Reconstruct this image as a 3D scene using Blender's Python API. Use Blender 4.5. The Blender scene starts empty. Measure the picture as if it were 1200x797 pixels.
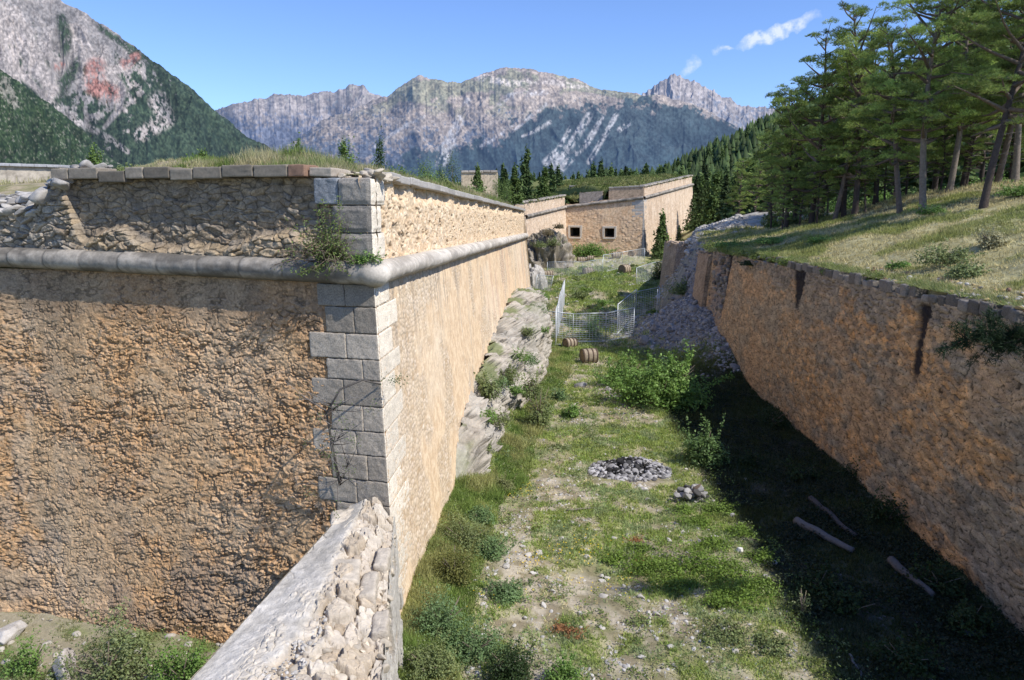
import bpy, math, random
import numpy as np
random.seed(7)
RNG = np.random.default_rng(11)
scene = bpy.context.scene
COL = scene.collection

# ------------------------------------------------------------------ camera
CAMZ = 10.0
F = 900.0
TH = math.atan(153.5 / F)
cam_d = bpy.data.cameras.new("camera"); cam = bpy.data.objects.new("camera", cam_d); COL.objects.link(cam)
cam.location = (0, 0, CAMZ); cam.rotation_euler = (math.pi / 2 - TH, 0, 0)
cam_d.sensor_width = 36; cam_d.lens = 27.0; cam_d.clip_end = 60000; cam_d.clip_start = 0.1
scene.camera = cam

def at(px, py, Y):
    u = (px - 600) / F; v = (398.5 - py) / F
    y = math.cos(TH) + v * math.sin(TH); z = -math.sin(TH) + v * math.cos(TH)
    t = Y / y
    return (u * t, Y, CAMZ + z * t)

def hit(px, py, hfun, y0=8.0, y1=400.0):
    """point of the terrain seen at this place of the photograph"""
    Y = y0; last = y0
    while Y < y1:
        p = at(px, py, Y)
        if p[2] <= hfun(p[0], p[1]):
            a, b = last, Y
            for _ in range(18):
                m = (a + b) / 2; q = at(px, py, m)
                if q[2] <= hfun(q[0], q[1]): b = m
                else: a = m
            q = at(px, py, b)
            return (q[0], q[1], float(hfun(q[0], q[1])))
        last = Y; Y *= 1.01
    q = at(px, py, y1); return q

# ------------------------------------------------------------------ noise
def _h(ix, iy, iz, seed):
    with np.errstate(over='ignore'):
        h = (ix.astype(np.int64) * 374761393 + iy.astype(np.int64) * 668265263 + iz.astype(np.int64) * 2147483647 + seed * 974711)
        h = h & 0xFFFFFFFF
        h = ((h ^ (h >> 13)) * 1274126177) & 0xFFFFFFFF
        h = ((h ^ (h >> 16)) * 2246822519) & 0xFFFFFFFF
        h = h ^ (h >> 15)
    return (h & 0xFFFFFF) / float(0xFFFFFF)

def vn(x, y, z=None, seed=0):
    x = np.asarray(x, float); y = np.asarray(y, float)
    x, y = np.broadcast_arrays(x, y)
    if z is None:
        ix = np.floor(x); iy = np.floor(y); fx = x - ix; fy = y - iy
        fx = fx * fx * (3 - 2 * fx); fy = fy * fy * (3 - 2 * fy)
        zz = np.zeros_like(ix)
        a = _h(ix, iy, zz, seed); b = _h(ix + 1, iy, zz, seed); c = _h(ix, iy + 1, zz, seed); d = _h(ix + 1, iy + 1, zz, seed)
        return (a * (1 - fx) + b * fx) * (1 - fy) + (c * (1 - fx) + d * fx) * fy
    z = np.broadcast_to(np.asarray(z, float), x.shape)
    ix = np.floor(x); iy = np.floor(y); iz = np.floor(z)
    fx = x - ix; fy = y - iy; fz = z - iz
    fx = fx * fx * (3 - 2 * fx); fy = fy * fy * (3 - 2 * fy); fz = fz * fz * (3 - 2 * fz)
    r = 0
    for dz, wz in ((0, 1 - fz), (1, fz)):
        a = _h(ix, iy, iz + dz, seed); b = _h(ix + 1, iy, iz + dz, seed); c = _h(ix, iy + 1, iz + dz, seed); d = _h(ix + 1, iy + 1, iz + dz, seed)
        r = r + wz * ((a * (1 - fx) + b * fx) * (1 - fy) + (c * (1 - fx) + d * fx) * fy)
    return r

def fbm(x, y, z=None, oct=4, seed=0, gain=.5):
    s = 0; a = 1; tot = 0; f = 1
    for i in range(oct):
        s = s + a * vn(np.asarray(x) * f + 17.3 * i, np.asarray(y) * f - 9.1 * i, None if z is None else np.asarray(z) * f, seed + i)
        tot += a; a *= gain; f *= 2.03
    return s / tot

def ridged(x, y, oct=4, seed=0, gain=.5):
    s = 0; a = 1; tot = 0; f = 1
    for i in range(oct):
        s = s + a * (1 - np.abs(2 * vn(np.asarray(x) * f + 7.7 * i, np.asarray(y) * f + 3.1 * i, None, seed + i) - 1))
        tot += a; a *= gain; f *= 2.07
    return s / tot

def worley(u, v, seed=0, jit=.9):
    iu = np.floor(u); iv = np.floor(v)
    f1 = np.full(u.shape, 9.0); f2 = np.full(u.shape, 9.0); idn = np.zeros(u.shape); z = np.zeros_like(iu)
    for du in (-1, 0, 1):
        for dv in (-1, 0, 1):
            cu = iu + du; cv = iv + dv
            pu = cu + .5 + (_h(cu, cv, z, seed) - .5) * jit; pv = cv + .5 + (_h(cu, cv, z + 1, seed) - .5) * jit
            d = np.sqrt((u - pu) ** 2 + (v - pv) ** 2)
            h = _h(cu, cv, z + 2, seed)
            nearer = d < f1
            f2 = np.where(nearer, f1, np.minimum(f2, d)); idn = np.where(nearer, h, idn); f1 = np.where(nearer, d, f1)
    return f1, f2, idn

def S(x, a=0.0, b=1.0):
    t = np.clip((np.asarray(x, float) - a) / (b - a), 0, 1)
    return t * t * (3 - 2 * t)

def mixc(a, b, t):
    a = np.asarray(a, float); b = np.asarray(b, float); t = np.asarray(t, float)
    return a * (1 - t[..., None]) + b * t[..., None]

def pal(idn, cols):
    """pick a colour per cell from a palette, blended a little"""
    cols = np.array(cols, float); k = np.asarray(idn) * (len(cols) - 1); i = np.clip(np.floor(k).astype(int), 0, len(cols) - 2)
    f = (k - i)[..., None]
    return cols[i] * (1 - f) + cols[i + 1] * f

def lin(r, g, b):
    o = []
    for c in (r, g, b):
        c /= 255.0
        o.append(c / 12.92 if c <= .04045 else ((c + .055) / 1.055) ** 2.4)
    return np.array(o)

# ------------------------------------------------------------------ mesh making
def raw(name, V, Fs, mat, parent=None, col=None, smooth=False):
    me = bpy.data.meshes.new(name)
    V = np.asarray(V, np.float32).reshape(-1, 3)
    if not isinstance(Fs, (list, tuple)): Fs = [Fs]
    Fs = [np.asarray(f, np.int32) for f in Fs if len(f)]
    idx = np.concatenate([f.ravel() for f in Fs]); tot = np.concatenate([np.full(len(f), f.shape[1], np.int32) for f in Fs])
    st = np.concatenate([[0], np.cumsum(tot)[:-1]]).astype(np.int32)
    me.vertices.add(len(V)); me.vertices.foreach_set("co", V.ravel())
    me.loops.add(len(idx)); me.loops.foreach_set("vertex_index", idx)
    me.polygons.add(len(tot)); me.polygons.foreach_set("loop_start", st); me.polygons.foreach_set("loop_total", tot)
    if smooth: me.polygons.foreach_set("use_smooth", np.ones(len(tot), bool))
    if col is not None:
        c = np.ones((len(V), 4), np.float32); c[:, :3] = np.asarray(col, np.float32).reshape(-1, 3)
        a = me.color_attributes.new("Col", 'FLOAT_COLOR', 'POINT'); a.data.foreach_set("color", c.ravel())
    me.update(); me.validate()
    me.materials.append(mat)
    o = bpy.data.objects.new(name, me); COL.objects.link(o)
    if parent is not None: o.parent = parent
    return o

def grid(name, P, mat, parent=None, col=None, smooth=True, mask=None, flip=False):
    nv, nu = P.shape[:2]
    i = np.arange(nv - 1)[:, None] * nu + np.arange(nu - 1)[None, :]
    q = np.stack([i, i + 1, i + nu + 1, i + nu], -1)
    if flip: q = q[..., ::-1]
    q = q.reshape(-1, 4)
    if mask is not None: q = q[mask.ravel()]
    return raw(name, P.reshape(-1, 3), q, mat, parent, None if col is None else col.reshape(-1, 3), smooth)

class MB:
    def __init__(s): s.V = []; s.F = {}; s.C = []; s.n = 0
    def add(s, V, Fa, c):
        V = np.asarray(V, float).reshape(-1, 3); c = np.asarray(c, float)
        if c.ndim == 1: c = np.broadcast_to(c, V.shape)
        for f in (Fa if isinstance(Fa, list) else [Fa]):
            f = np.asarray(f)
            if len(f): s.F.setdefault(f.shape[1], []).append(f + s.n)
        s.V.append(V); s.C.append(c); s.n += len(V)
    def build(s, name, mat, parent=None, smooth=False, loc=None):
        V = np.concatenate(s.V)
        if loc is not None: V = V - np.array(loc)
        o = raw(name, V, [np.concatenate(v) for v in s.F.values()], mat, parent, np.concatenate(s.C), smooth)
        if loc is not None and parent is None: o.location = loc
        return o

def tube(mb, pts, rad, c, n=6, cap=True):
    pts = np.asarray(pts, float); m = len(pts)
    rad = np.broadcast_to(np.asarray(rad, float), (m,))
    T = np.gradient(pts, axis=0); T /= np.linalg.norm(T, axis=1)[:, None] + 1e-9
    ref = np.array([0, 0, 1.0]) if abs(T[:, 2]).mean() < .8 else np.array([1.0, 0, 0])
    A = np.cross(T, ref); A /= np.linalg.norm(A, axis=1)[:, None] + 1e-9
    B = np.cross(T, A)
    an = np.arange(n) * 2 * math.pi / n
    V = pts[:, None] + rad[:, None, None] * (np.cos(an)[None, :, None] * A[:, None] + np.sin(an)[None, :, None] * B[:, None])
    i = np.arange(m - 1)[:, None] * n; j = np.arange(n)[None, :]; k = (j + 1) % n
    q = np.stack([i + j, i + k, i + n + k, i + n + j], -1).reshape(-1, 4)
    V = V.reshape(-1, 3)
    fs = [q]
    if cap:
        V = np.concatenate([V, pts[:1], pts[-1:]]); a = m * n
        jj = np.arange(n); kk = (jj + 1) % n
        fs.append(np.concatenate([np.stack([kk, jj, np.full(n, a)], -1), np.stack([(m - 1) * n + jj, (m - 1) * n + kk, np.full(n, a + 1)], -1)]))
    mb.add(V, fs, c if np.asarray(c).ndim == 1 else c)

def blades(mb, P, D, L, W, c):
    """thin triangles from P along D (N,3)"""
    n = len(P); D = D / (np.linalg.norm(D, axis=1)[:, None] + 1e-9)
    R = RNG.normal(size=(n, 3)); s = np.cross(D, R); s /= np.linalg.norm(s, axis=1)[:, None] + 1e-9
    L = np.broadcast_to(L, (n,))[:, None]; W = np.broadcast_to(W, (n,))[:, None]
    V = np.stack([P - s * W, P + s * W, P + D * L], 1).reshape(-1, 3)
    f = np.arange(3 * n).reshape(-1, 3)
    mb.add(V, f, np.repeat(c, 3, axis=0) if np.asarray(c).ndim == 2 else c)

def leaves(mb, P, N, size, c, asp=.55):
    """rhombic leaves centred on P, facing N"""
    n = len(P); N = N / (np.linalg.norm(N, axis=1)[:, None] + 1e-9)
    R = RNG.normal(size=(n, 3)); a = np.cross(N, R); a /= np.linalg.norm(a, axis=1)[:, None] + 1e-9; b = np.cross(N, a)
    s = np.broadcast_to(size, (n,))[:, None]
    V = np.stack([P - a * s, P + b * s * asp, P + a * s, P - b * s * asp], 1).reshape(-1, 3)
    f = np.arange(4 * n).reshape(-1, 4)
    mb.add(V, f, np.repeat(c, 4, axis=0) if np.asarray(c).ndim == 2 else c)

def icosphere(sub):
    t = (1 + 5 ** .5) / 2
    v = [(-1, t, 0), (1, t, 0), (-1, -t, 0), (1, -t, 0), (0, -1, t), (0, 1, t), (0, -1, -t), (0, 1, -t), (t, 0, -1), (t, 0, 1), (-t, 0, -1), (-t, 0, 1)]
    f = [(0, 11, 5), (0, 5, 1), (0, 1, 7), (0, 7, 10), (0, 10, 11), (1, 5, 9), (5, 11, 4), (11, 10, 2), (10, 7, 6), (7, 1, 8), (3, 9, 4), (3, 4, 2), (3, 2, 6), (3, 6, 8), (3, 8, 9), (4, 9, 5), (2, 4, 11), (6, 2, 10), (8, 6, 7), (9, 8, 1)]
    v = [np.array(p) / np.linalg.norm(p) for p in v]
    for _ in range(sub):
        d = {}; nf = []
        def mid(a, b):
            k = (min(a, b), max(a, b))
            if k not in d: m = v[a] + v[b]; v.append(m / np.linalg.norm(m)); d[k] = len(v) - 1
            return d[k]
        for a, b, c in f:
            x, y, z = mid(a, b), mid(b, c), mid(c, a); nf += [(a, x, z), (b, y, x), (c, z, y), (x, y, z)]
        f = nf
    return np.array(v), np.array(f)
ICO1 = icosphere(1); ICO2 = icosphere(2); ICO3 = icosphere(3)

def rockshape(seed, ico=ICO2, cuts=11):
    r = np.random.default_rng(seed); V = ico[0].copy()
    for _ in range(cuts):
        n = r.normal(size=3); n /= np.linalg.norm(n); d = r.uniform(.45, .8)
        V -= n * np.maximum(0, V @ n - d)[:, None]
    V *= (1 + .09 * (fbm(V[:, 0] * 3 + seed, V[:, 1] * 3, V[:, 2] * 3, oct=2, seed=seed) - .5))[:, None]
    return V / np.abs(V).max()
ROCKS2 = [rockshape(i) for i in range(10)]
ROCKS1 = [rockshape(i + 50, ICO1, 7) for i in range(8)]
ROCKS3 = [rockshape(i + 90, ICO3, 14) for i in range(6)]

def rotm(rx, ry, rz):
    cx, sx, cy, sy, cz, sz = math.cos(rx), math.sin(rx), math.cos(ry), math.sin(ry), math.cos(rz), math.sin(rz)
    return np.array([[cz, -sz, 0], [sz, cz, 0], [0, 0, 1]]) @ np.array([[cy, 0, sy], [0, 1, 0], [-sy, 0, cy]]) @ np.array([[1, 0, 0], [0, cx, -sx], [0, sx, cx]])

def rock(mb, p, s, c, lod=2, tilt=.5):
    sets = {1: (ROCKS1, ICO1[1]), 2: (ROCKS2, ICO2[1]), 3: (ROCKS3, ICO3[1])}[lod]
    V = random.choice(sets[0]); s = np.broadcast_to(np.asarray(s, float), (3,))
    M = rotm(random.uniform(-tilt, tilt), random.uniform(-tilt, tilt), random.uniform(0, 6.28))
    mb.add((V * s) @ M.T + np.asarray(p), sets[1], np.asarray(c))

def boxstone(mb, C8, c, r=.03, amp=.012, seed=0, res=9, boss=0.0, sidecol=None):
    """hexahedron C8 = 4 bottom + 4 top corners (same winding), rounded edges and a rough skin"""
    C8 = np.array(C8, float)
    hx = np.linalg.norm(C8[1] - C8[0]) / 2; hy = np.linalg.norm(C8[3] - C8[0]) / 2; hz = np.linalg.norm(C8[4] - C8[0]) / 2
    h = np.array([hx, hy, hz]); r = min(r, h.min() * .5)
    g = [np.concatenate([[-1, -1 + .5 * r / a, -1 + r / a], np.linspace(-1 + 2 * r / a, 1 - 2 * r / a, res), [1 - r / a, 1 - .5 * r / a, 1]]) for a in h]
    n = res + 6
    i = np.arange(n - 1)[:, None] * n + np.arange(n - 1)[None, :]
    q = np.stack([i, i + 1, i + n + 1, i + n], -1).reshape(-1, 4)
    for ax in range(3):
        for sg in (-1, 1):
            a, b = [k for k in range(3) if k != ax]
            A, B = np.meshgrid(g[a], g[b])
            P = np.zeros((n * n, 3)); P[:, a] = A.ravel(); P[:, b] = B.ravel(); P[:, ax] = sg
            Q = P * h; inn = np.clip(Q, -(h - r), h - r); d = Q - inn; L = np.linalg.norm(d, axis=1)[:, None]
            nn = d / (L + 1e-9)
            Q = inn + nn * r
            if boss:
                e = np.minimum(h[a] - np.abs(P[:, a]) * h[a], h[b] - np.abs(P[:, b]) * h[b])
                Q[:, ax] += sg * boss * S(e, .05, .1)
            P2 = Q / h
            w = (P2 + 1) / 2
            X, Y, Z = w[:, 0:1], w[:, 1:2], w[:, 2:3]
            W = ((C8[0] * (1 - X) * (1 - Y) + C8[1] * X * (1 - Y) + C8[2] * X * Y + C8[3] * (1 - X) * Y) * (1 - Z)
                 + (C8[4] * (1 - X) * (1 - Y) + C8[5] * X * (1 - Y) + C8[6] * X * Y + C8[7] * (1 - X) * Y) * Z)
            ex = C8[1] - C8[0]; ey = C8[3] - C8[0]; ez = C8[4] - C8[0]
            dirs = np.stack([v / np.linalg.norm(v) for v in (ex, ey, ez)])
            N = nn @ dirs
            W = W + N * ((fbm(W[:, 0] * 9, W[:, 1] * 9, W[:, 2] * 9, oct=3, seed=seed) - .5) * 2 * amp)[:, None]
            cc = (np.asarray(c) if sidecol is None or not (ax == 0 and sg > 0) else np.asarray(sidecol)) * (.82 + .36 * fbm(W[:, 0] * 5, W[:, 1] * 5, W[:, 2] * 5, oct=3, seed=seed + 9))[:, None]
            mb.add(W, q if sg > 0 else q[:, ::-1], cc)

# ------------------------------------------------------------------ naming
def tag(o, label=None, cat=None, group=None, kind=None):
    if label: o["label"] = label
    if cat: o["category"] = cat
    if group: o["group"] = group
    if kind: o["kind"] = kind
    return o
def thing(name, label, cat, loc=(0, 0, 0), group=None, rz=0):
    o = bpy.data.objects.new(name, None); COL.objects.link(o); o.location = loc; o.rotation_euler = (0, 0, rz)
    o.empty_display_size = .3
    return tag(o, label, cat, group)
def dup(root, loc, rz=0, sc=1, label=None, group=None):
    r = root.copy(); COL.objects.link(r); r.location = loc; r.rotation_euler = (0, 0, rz); r.scale = (sc, sc, sc) if np.isscalar(sc) else sc
    if label: r["label"] = label
    if group: r["group"] = group
    for ch in root.children:
        k = ch.copy(); COL.objects.link(k); k.parent = r
        for g in ch.children:
            d = g.copy(); COL.objects.link(d); d.parent = k
    return r

# ------------------------------------------------------------------ materials
def vmat(name, rough=.9, nscale=8.0, var=.35, bscale=30.0, bump=.3, bdist=.02, trans=0.0, emis=None, estr=0.0, metal=0.0, fine=0.0, bluetint=None):
    m = bpy.data.materials.new(name); m.use_nodes = True; nt = m.node_tree; N = nt.nodes; Lk = nt.links
    b = N["Principled BSDF"]; b.inputs["Roughness"].default_value = rough; b.inputs["Metallic"].default_value = metal
    b.inputs["Specular IOR Level"].default_value = .25 if metal == 0 else .5
    at_ = N.new("ShaderNodeAttribute"); at_.attribute_name = "Col"
    tc = N.new("ShaderNodeTexCoord")
    n1 = N.new("ShaderNodeTexNoise"); n1.inputs["Scale"].default_value = nscale; n1.inputs["Detail"].default_value = 6; n1.inputs["Roughness"].default_value = .65
    Lk.new(tc.outputs["Object"], n1.inputs["Vector"])
    mr = N.new("ShaderNodeMapRange"); mr.inputs["From Min"].default_value = .25; mr.inputs["From Max"].default_value = .75
    mr.inputs["To Min"].default_value = 1 - var; mr.inputs["To Max"].default_value = 1 + var
    Lk.new(n1.outputs["Fac"], mr.inputs["Value"])
    mx = N.new("ShaderNodeVectorMath"); mx.operation = 'SCALE'
    Lk.new(at_.outputs["Color"], mx.inputs[0]); Lk.new(mr.outputs["Result"], mx.inputs["Scale"])
    Lk.new(mx.outputs[0], b.inputs["Base Color"])
    if bump:
        n2 = N.new("ShaderNodeTexNoise"); n2.inputs["Scale"].default_value = bscale; n2.inputs["Detail"].default_value = 5; n2.inputs["Roughness"].default_value = .7
        Lk.new(tc.outputs["Object"], n2.inputs["Vector"])
        bp = N.new("ShaderNodeBump"); bp.inputs["Strength"].default_value = bump; bp.inputs["Distance"].default_value = bdist
        Lk.new(n2.outputs["Fac"], bp.inputs["Height"]); Lk.new(bp.outputs["Normal"], b.inputs["Normal"])
    if trans:
        tr = N.new("ShaderNodeBsdfTranslucent"); Lk.new(mx.outputs[0], tr.inputs["Color"])
        ms = N.new("ShaderNodeMixShader"); ms.inputs[0].default_value = trans
        out = N["Material Output"]
        Lk.new(b.outputs[0], ms.inputs[1]); Lk.new(tr.outputs[0], ms.inputs[2]); Lk.new(ms.outputs[0], out.inputs[0])
    if emis is not None:
        b.inputs["Emission Color"].default_value = (*emis, 1); b.inputs["Emission Strength"].default_value = estr
    return m
M_rubble = vmat("rubble_masonry", .95, 20, .42, 26, .8, .018)
M_plaster = vmat("lime_plaster_masonry", .95, 14, .2, 32, .6, .009)
M_block = vmat("dressed_stone", .9, 16, .25, 50, .5, .006)
M_quoin = vmat("picked_stone", .95, 30, .5, 24, .9, .014)
M_rock = vmat("bare_rock", .95, 6, .3, 18, .6, .05)
M_stone = vmat("loose_stone", .95, 9, .25, 40, .5, .015)
M_soil = vmat("ground_soil", 1, 9, .3, 25, .7, .04)
M_grass = vmat("grass_blades", .8, 1.2, .3, 1, 0, trans=.35)
M_leaf = vmat("leaves", .55, 2.0, .3, 1, 0, trans=.3)
M_needle = vmat("pine_needles", .7, .8, .35, 1, 0, trans=.25)
M_bark = vmat("bark", .95, 7, .4, 25, .8, .03)
M_wood = vmat("weathered_wood", .9, 12, .3, 40, .5, .01)
M_metal = vmat("galvanised_steel", .45, 5, .12, 20, .1, .002, metal=.35)
M_dark = vmat("dark_opening", 1, 3, .2, 10, .1, .01)

# ------------------------------------------------------------------ sun, sky
SUN = np.array([.79, -.51, 1.0]); SUN /= np.linalg.norm(SUN)
sd = bpy.data.lights.new("sun", 'SUN'); so = bpy.data.objects.new("sun", sd); COL.objects.link(so)
sd.energy = 5.0; sd.angle = math.radians(.5); sd.color = (1.0, .95, .87)
from mathutils import Vector
so.rotation_euler = Vector(tuple(SUN)).to_track_quat('Z', 'Y').to_euler(); so.location = (30, -20, 60)
w = bpy.data.worlds.new("World"); scene.world = w; w.use_nodes = True
nt = w.node_tree; N = nt.nodes; Lk = nt.links; bg = N["Background"]
sky = N.new("ShaderNodeTexSky"); sky.sky_type = 'NISHITA'; sky.sun_disc = False
sky.sun_elevation = math.asin(SUN[2]); sky.sun_rotation = math.atan2(SUN[0], SUN[1])
sky.altitude = 1500; sky.air_density = 1.0; sky.dust_density = .3; sky.ozone_density = 2.5
bg.inputs["Strength"].default_value = .135
# slight grade of the clear mountain sky and one thin streak of cirrus low over the right-hand peaks
tint = N.new("ShaderNodeMix"); tint.data_type = 'RGBA'; tint.blend_type = 'MULTIPLY'; tint.inputs["Factor"].default_value = 1
tint.inputs["B"].default_value = (1.03, 1.18, 1.53, 1)
Lk.new(sky.outputs[0], tint.inputs["A"])
tc = N.new("ShaderNodeTexCoord")
def cdir(px, py):
    v = Vector(at(px, py, 1.0)) - Vector((0, 0, CAMZ)); return v.normalized()
c0, c1 = cdir(868, 56), cdir(958, 20)
e1 = (c1 - c0).normalized(); mid = (c0 + c1) / 2; e2 = mid.cross(e1).normalized()
half = (c1 - c0).length / 2
def dotn(vec):
    n = N.new("ShaderNodeVectorMath"); n.operation = 'DOT_PRODUCT'; Lk.new(src, n.inputs[0]); n.inputs[1].default_value = tuple(vec); return n.outputs["Value"]
def M2(op, a, b):
    n = N.new("ShaderNodeMath"); n.operation = op
    for i, x in enumerate((a, b)):
        if isinstance(x, (int, float)): n.inputs[i].default_value = x
        else: Lk.new(x, n.inputs[i])
    return n.outputs[0]
nz = N.new("ShaderNodeTexNoise"); nz.inputs["Scale"].default_value = 28; nz.inputs["Detail"].default_value = 5; Lk.new(tc.outputs["Generated"], nz.inputs["Vector"])
wv = N.new("ShaderNodeVectorMath"); wv.operation = 'SCALE'; wv.inputs["Scale"].default_value = .045
sb = N.new("ShaderNodeVectorMath"); sb.operation = 'SUBTRACT'; sb.inputs[1].default_value = (.5, .5, .5)
Lk.new(nz.outputs["Color"], sb.inputs[0]); Lk.new(sb.outputs[0], wv.inputs[0])
ad = N.new("ShaderNodeVectorMath"); ad.operation = 'ADD'; Lk.new(tc.outputs["Generated"], ad.inputs[0]); Lk.new(wv.outputs[0], ad.inputs[1])
src = ad.outputs[0]
def streak(mid, e1, e2, half, wid):
    a = M2('DIVIDE', M2('SUBTRACT', dotn(e1), mid.dot(e1)), half * 1.12)
    b = M2('DIVIDE', M2('SUBTRACT', dotn(e2), mid.dot(e2)), wid)
    r = M2('ADD', M2('POWER', M2('ABSOLUTE', a, 0), 3.0), M2('MULTIPLY', b, b))
    front = M2('GREATER_THAN', dotn(mid), .8)
    return M2('MULTIPLY', M2('MAXIMUM', M2('SUBTRACT', 1.0, r), 0.0), front)
m1 = streak(mid, e1, e2, half, .0095)
ca, cb = cdir(832, 62), cdir(862, 58); ea = (cb - ca).normalized(); ma = (ca + cb) / 2
m2 = M2('MULTIPLY', streak(ma, ea, ma.cross(ea).normalized(), (cb - ca).length / 2, .004), .6)
ca, cb = cdir(795, 88), cdir(815, 72); ea = (cb - ca).normalized(); ma = (ca + cb) / 2
m3 = M2('MULTIPLY', streak(ma, ea, ma.cross(ea).normalized(), (cb - ca).length / 2, .007), .45)
nz2 = N.new("ShaderNodeTexNoise"); nz2.inputs["Scale"].default_value = 95; nz2.inputs["Detail"].default_value = 6; nz2.inputs["Roughness"].default_value = .6
Lk.new(tc.outputs["Generated"], nz2.inputs["Vector"])
mr = N.new("ShaderNodeMapRange"); mr.inputs["From Min"].default_value = .3; mr.inputs["From Max"].default_value = .7; Lk.new(nz2.outputs["Fac"], mr.inputs["Value"])
tot = M2('ADD', M2('ADD', m1, m2), m3)
cf = M2('MINIMUM', M2('MULTIPLY', M2('MULTIPLY', tot, mr.outputs[0]), 1.25), .72)
cm = N.new("ShaderNodeMix"); cm.data_type = 'RGBA'; Lk.new(cf, cm.inputs["Factor"]); Lk.new(tint.outputs["Result"], cm.inputs["A"]); cm.inputs["B"].default_value = (7.2, 7.6, 8.2, 1)
Lk.new(cm.outputs["Result"], bg.inputs["Color"])
scene.view_settings.view_transform = 'Standard'; scene.view_settings.look = 'None'; scene.view_settings.exposure = 0; scene.view_settings.gamma = 1
scene.cycles.max_bounces = 6; scene.cycles.diffuse_bounces = 4; scene.cycles.transparent_max_bounces = 8
# ------------------------------------------------------------------ plan lines (metres; camera at x=0,y=0)
def xtop(Y): return np.interp(Y, [-20, 0, 60, 72, 85, 130, 200, 400], [11.5, 12.36, 14.94, 17, 20, 34, 45, 60])
def xbot(Y): return np.interp(Y, [-20, 0, 17.2, 48.3, 60, 66, 72, 85, 130, 200, 400], [10.9, 11.68, 12.4, 13.7, 14.2, 13.6, 13.2, 16.0, 28, 40, 52])
def xr_base(Y): return np.interp(Y, [0, 16.5, 76, 200], [-3.9, -2.65, 2.1, 2.1])     # foot of the long sunlit face
def xr_top(Y): return -3.17 + .0756 * (Y - 17.5)                                     # the same face at the cordon
def yl_top(x): return np.where(x > -13.07, 17.5 + (-3.17 - x) * .2828, 20.3 - (-13.07 - x) * .28)

def terr(x, Y, rough=True):
    d = np.maximum(x - xtop(Y), 0)
    k = np.interp(Y, [0, 40, 46, 60, 80], [.24, .26, .25, .17, .13])
    de = np.minimum(d, 28) + .12 * np.maximum(d - 28, 0)
    z = 7.42 + k * de * S(d, -3, 4) - np.interp(Y, [60, 72, 100], [0, .4, .2])
    z = z + .9 * np.exp(-((x - 31) / 5.0) ** 2 - ((Y - 60) / 8.0) ** 2)
    # grey earth heap between the trees
    z = z + 1.6 * np.exp(-((x - 27) / 7.5) ** 2 - ((Y - 84) / 9.0) ** 2)
    if rough: z = z + (fbm(x * .5, Y * .5, oct=4, seed=3) - .5) * .5 * S(d, .2, 3) + (fbm(x * 2.2, Y * 2.2, oct=3, seed=5) - .5) * .16
    return z

def floorz(x, Y, rough=True):
    z = np.interp(Y, [0, 60, 130, 170, 230, 450, 700, 3000, 9000], [0, 0, 2.3, 5.5, 10, 17.5, 15, -150, -300])
    near = S(Y, 95, 60)
    z = z + .55 * S(xr_base(Y) + 1.9 - x, 0, 1.9) * near * S(x + 3.2, 0, .6)      # grassy bank against the sunlit face
    z = z + 3.3 * np.exp(-((x - 14.6) / 3.0) ** 2 - ((Y - 59) / 7.0) ** 2)  # stone scree under the breach
    z = z + 1.2 * np.exp(-((x - 13.8) / 1.7) ** 2 - ((Y - 49) / 5.0) ** 2)
    z = z - .75 * S(x, -4.5, -7.5) * S(Y, 26, 20)
    if rough:
        z = z + (fbm(x * .35, Y * .35, oct=3, seed=21) - .5) * (.5 * S(Y, 5, 20) + .9 * S(Y, 56, 66) * S(Y, 150, 110)) + (fbm(x * .9, Y * .9, oct=3, seed=23) - .5) * .6 * S(Y, 58, 66) + (fbm(x * 1.6, Y * 1.6, oct=4, seed=22) - .5) * .16
    return z

def H(x, Y, rough=True):
    x = np.asarray(x, float); Y = np.asarray(Y, float)
    fz = floorz(x, Y, rough); tz = terr(x, Y, rough)
    far = S(Y, 150, 240)
    a = xbot(Y) + .6 * S(Y, 66, 60); b = xtop(Y) + .36 * S(Y, 66, 60) + .05
    w = S(x, 0, 1) if False else np.clip((x - a) / np.maximum(b - a, .3), 0, 1)
    w = np.where(Y < 62, S(w, .3, 1), w)
    z = fz * (1 - w) + tz * w
    farz = np.interp(Y, [0, 150, 450, 700, 1500, 3000, 9000], [9.5, 9.5, 18, 16, -30, -150, -300])
    z = z * (1 - far) + farz * far
    # wooded hillside climbing away to the right
    hill = .52 * np.maximum(x - 62 - .03 * Y, 0) * S(Y, 170, 420) * S(Y, 2600, 1000)
    hill = 260 * (1 - np.exp(-hill / 260))
    return z + hill + (fbm(x * .012, Y * .012, oct=3, seed=8) - .5) * 14 * S(Y, 250, 600)

_tx = np.arange(-30, 90, .125); _ty = np.arange(5, 150, .125)
_TX, _TY = np.meshgrid(_tx, _ty); _TZ = H(_TX, _TY).tolist(); _nx, _ny = len(_tx), len(_ty)
def Hs(x, y):
    x = float(x); y = float(y)
    fx = (x + 30) / .125; fy = (y - 5) / .125; i = int(fx); j = int(fy)
    if fx < 0 or fy < 0 or i >= _nx - 1 or j >= _ny - 1: return float(H(x, y))
    fx -= i; fy -= j; a = _TZ[j]; b = _TZ[j + 1]
    return (a[i] * (1 - fx) + a[i + 1] * fx) * (1 - fy) + (b[i] * (1 - fx) + b[i + 1] * fx) * fy

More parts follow.
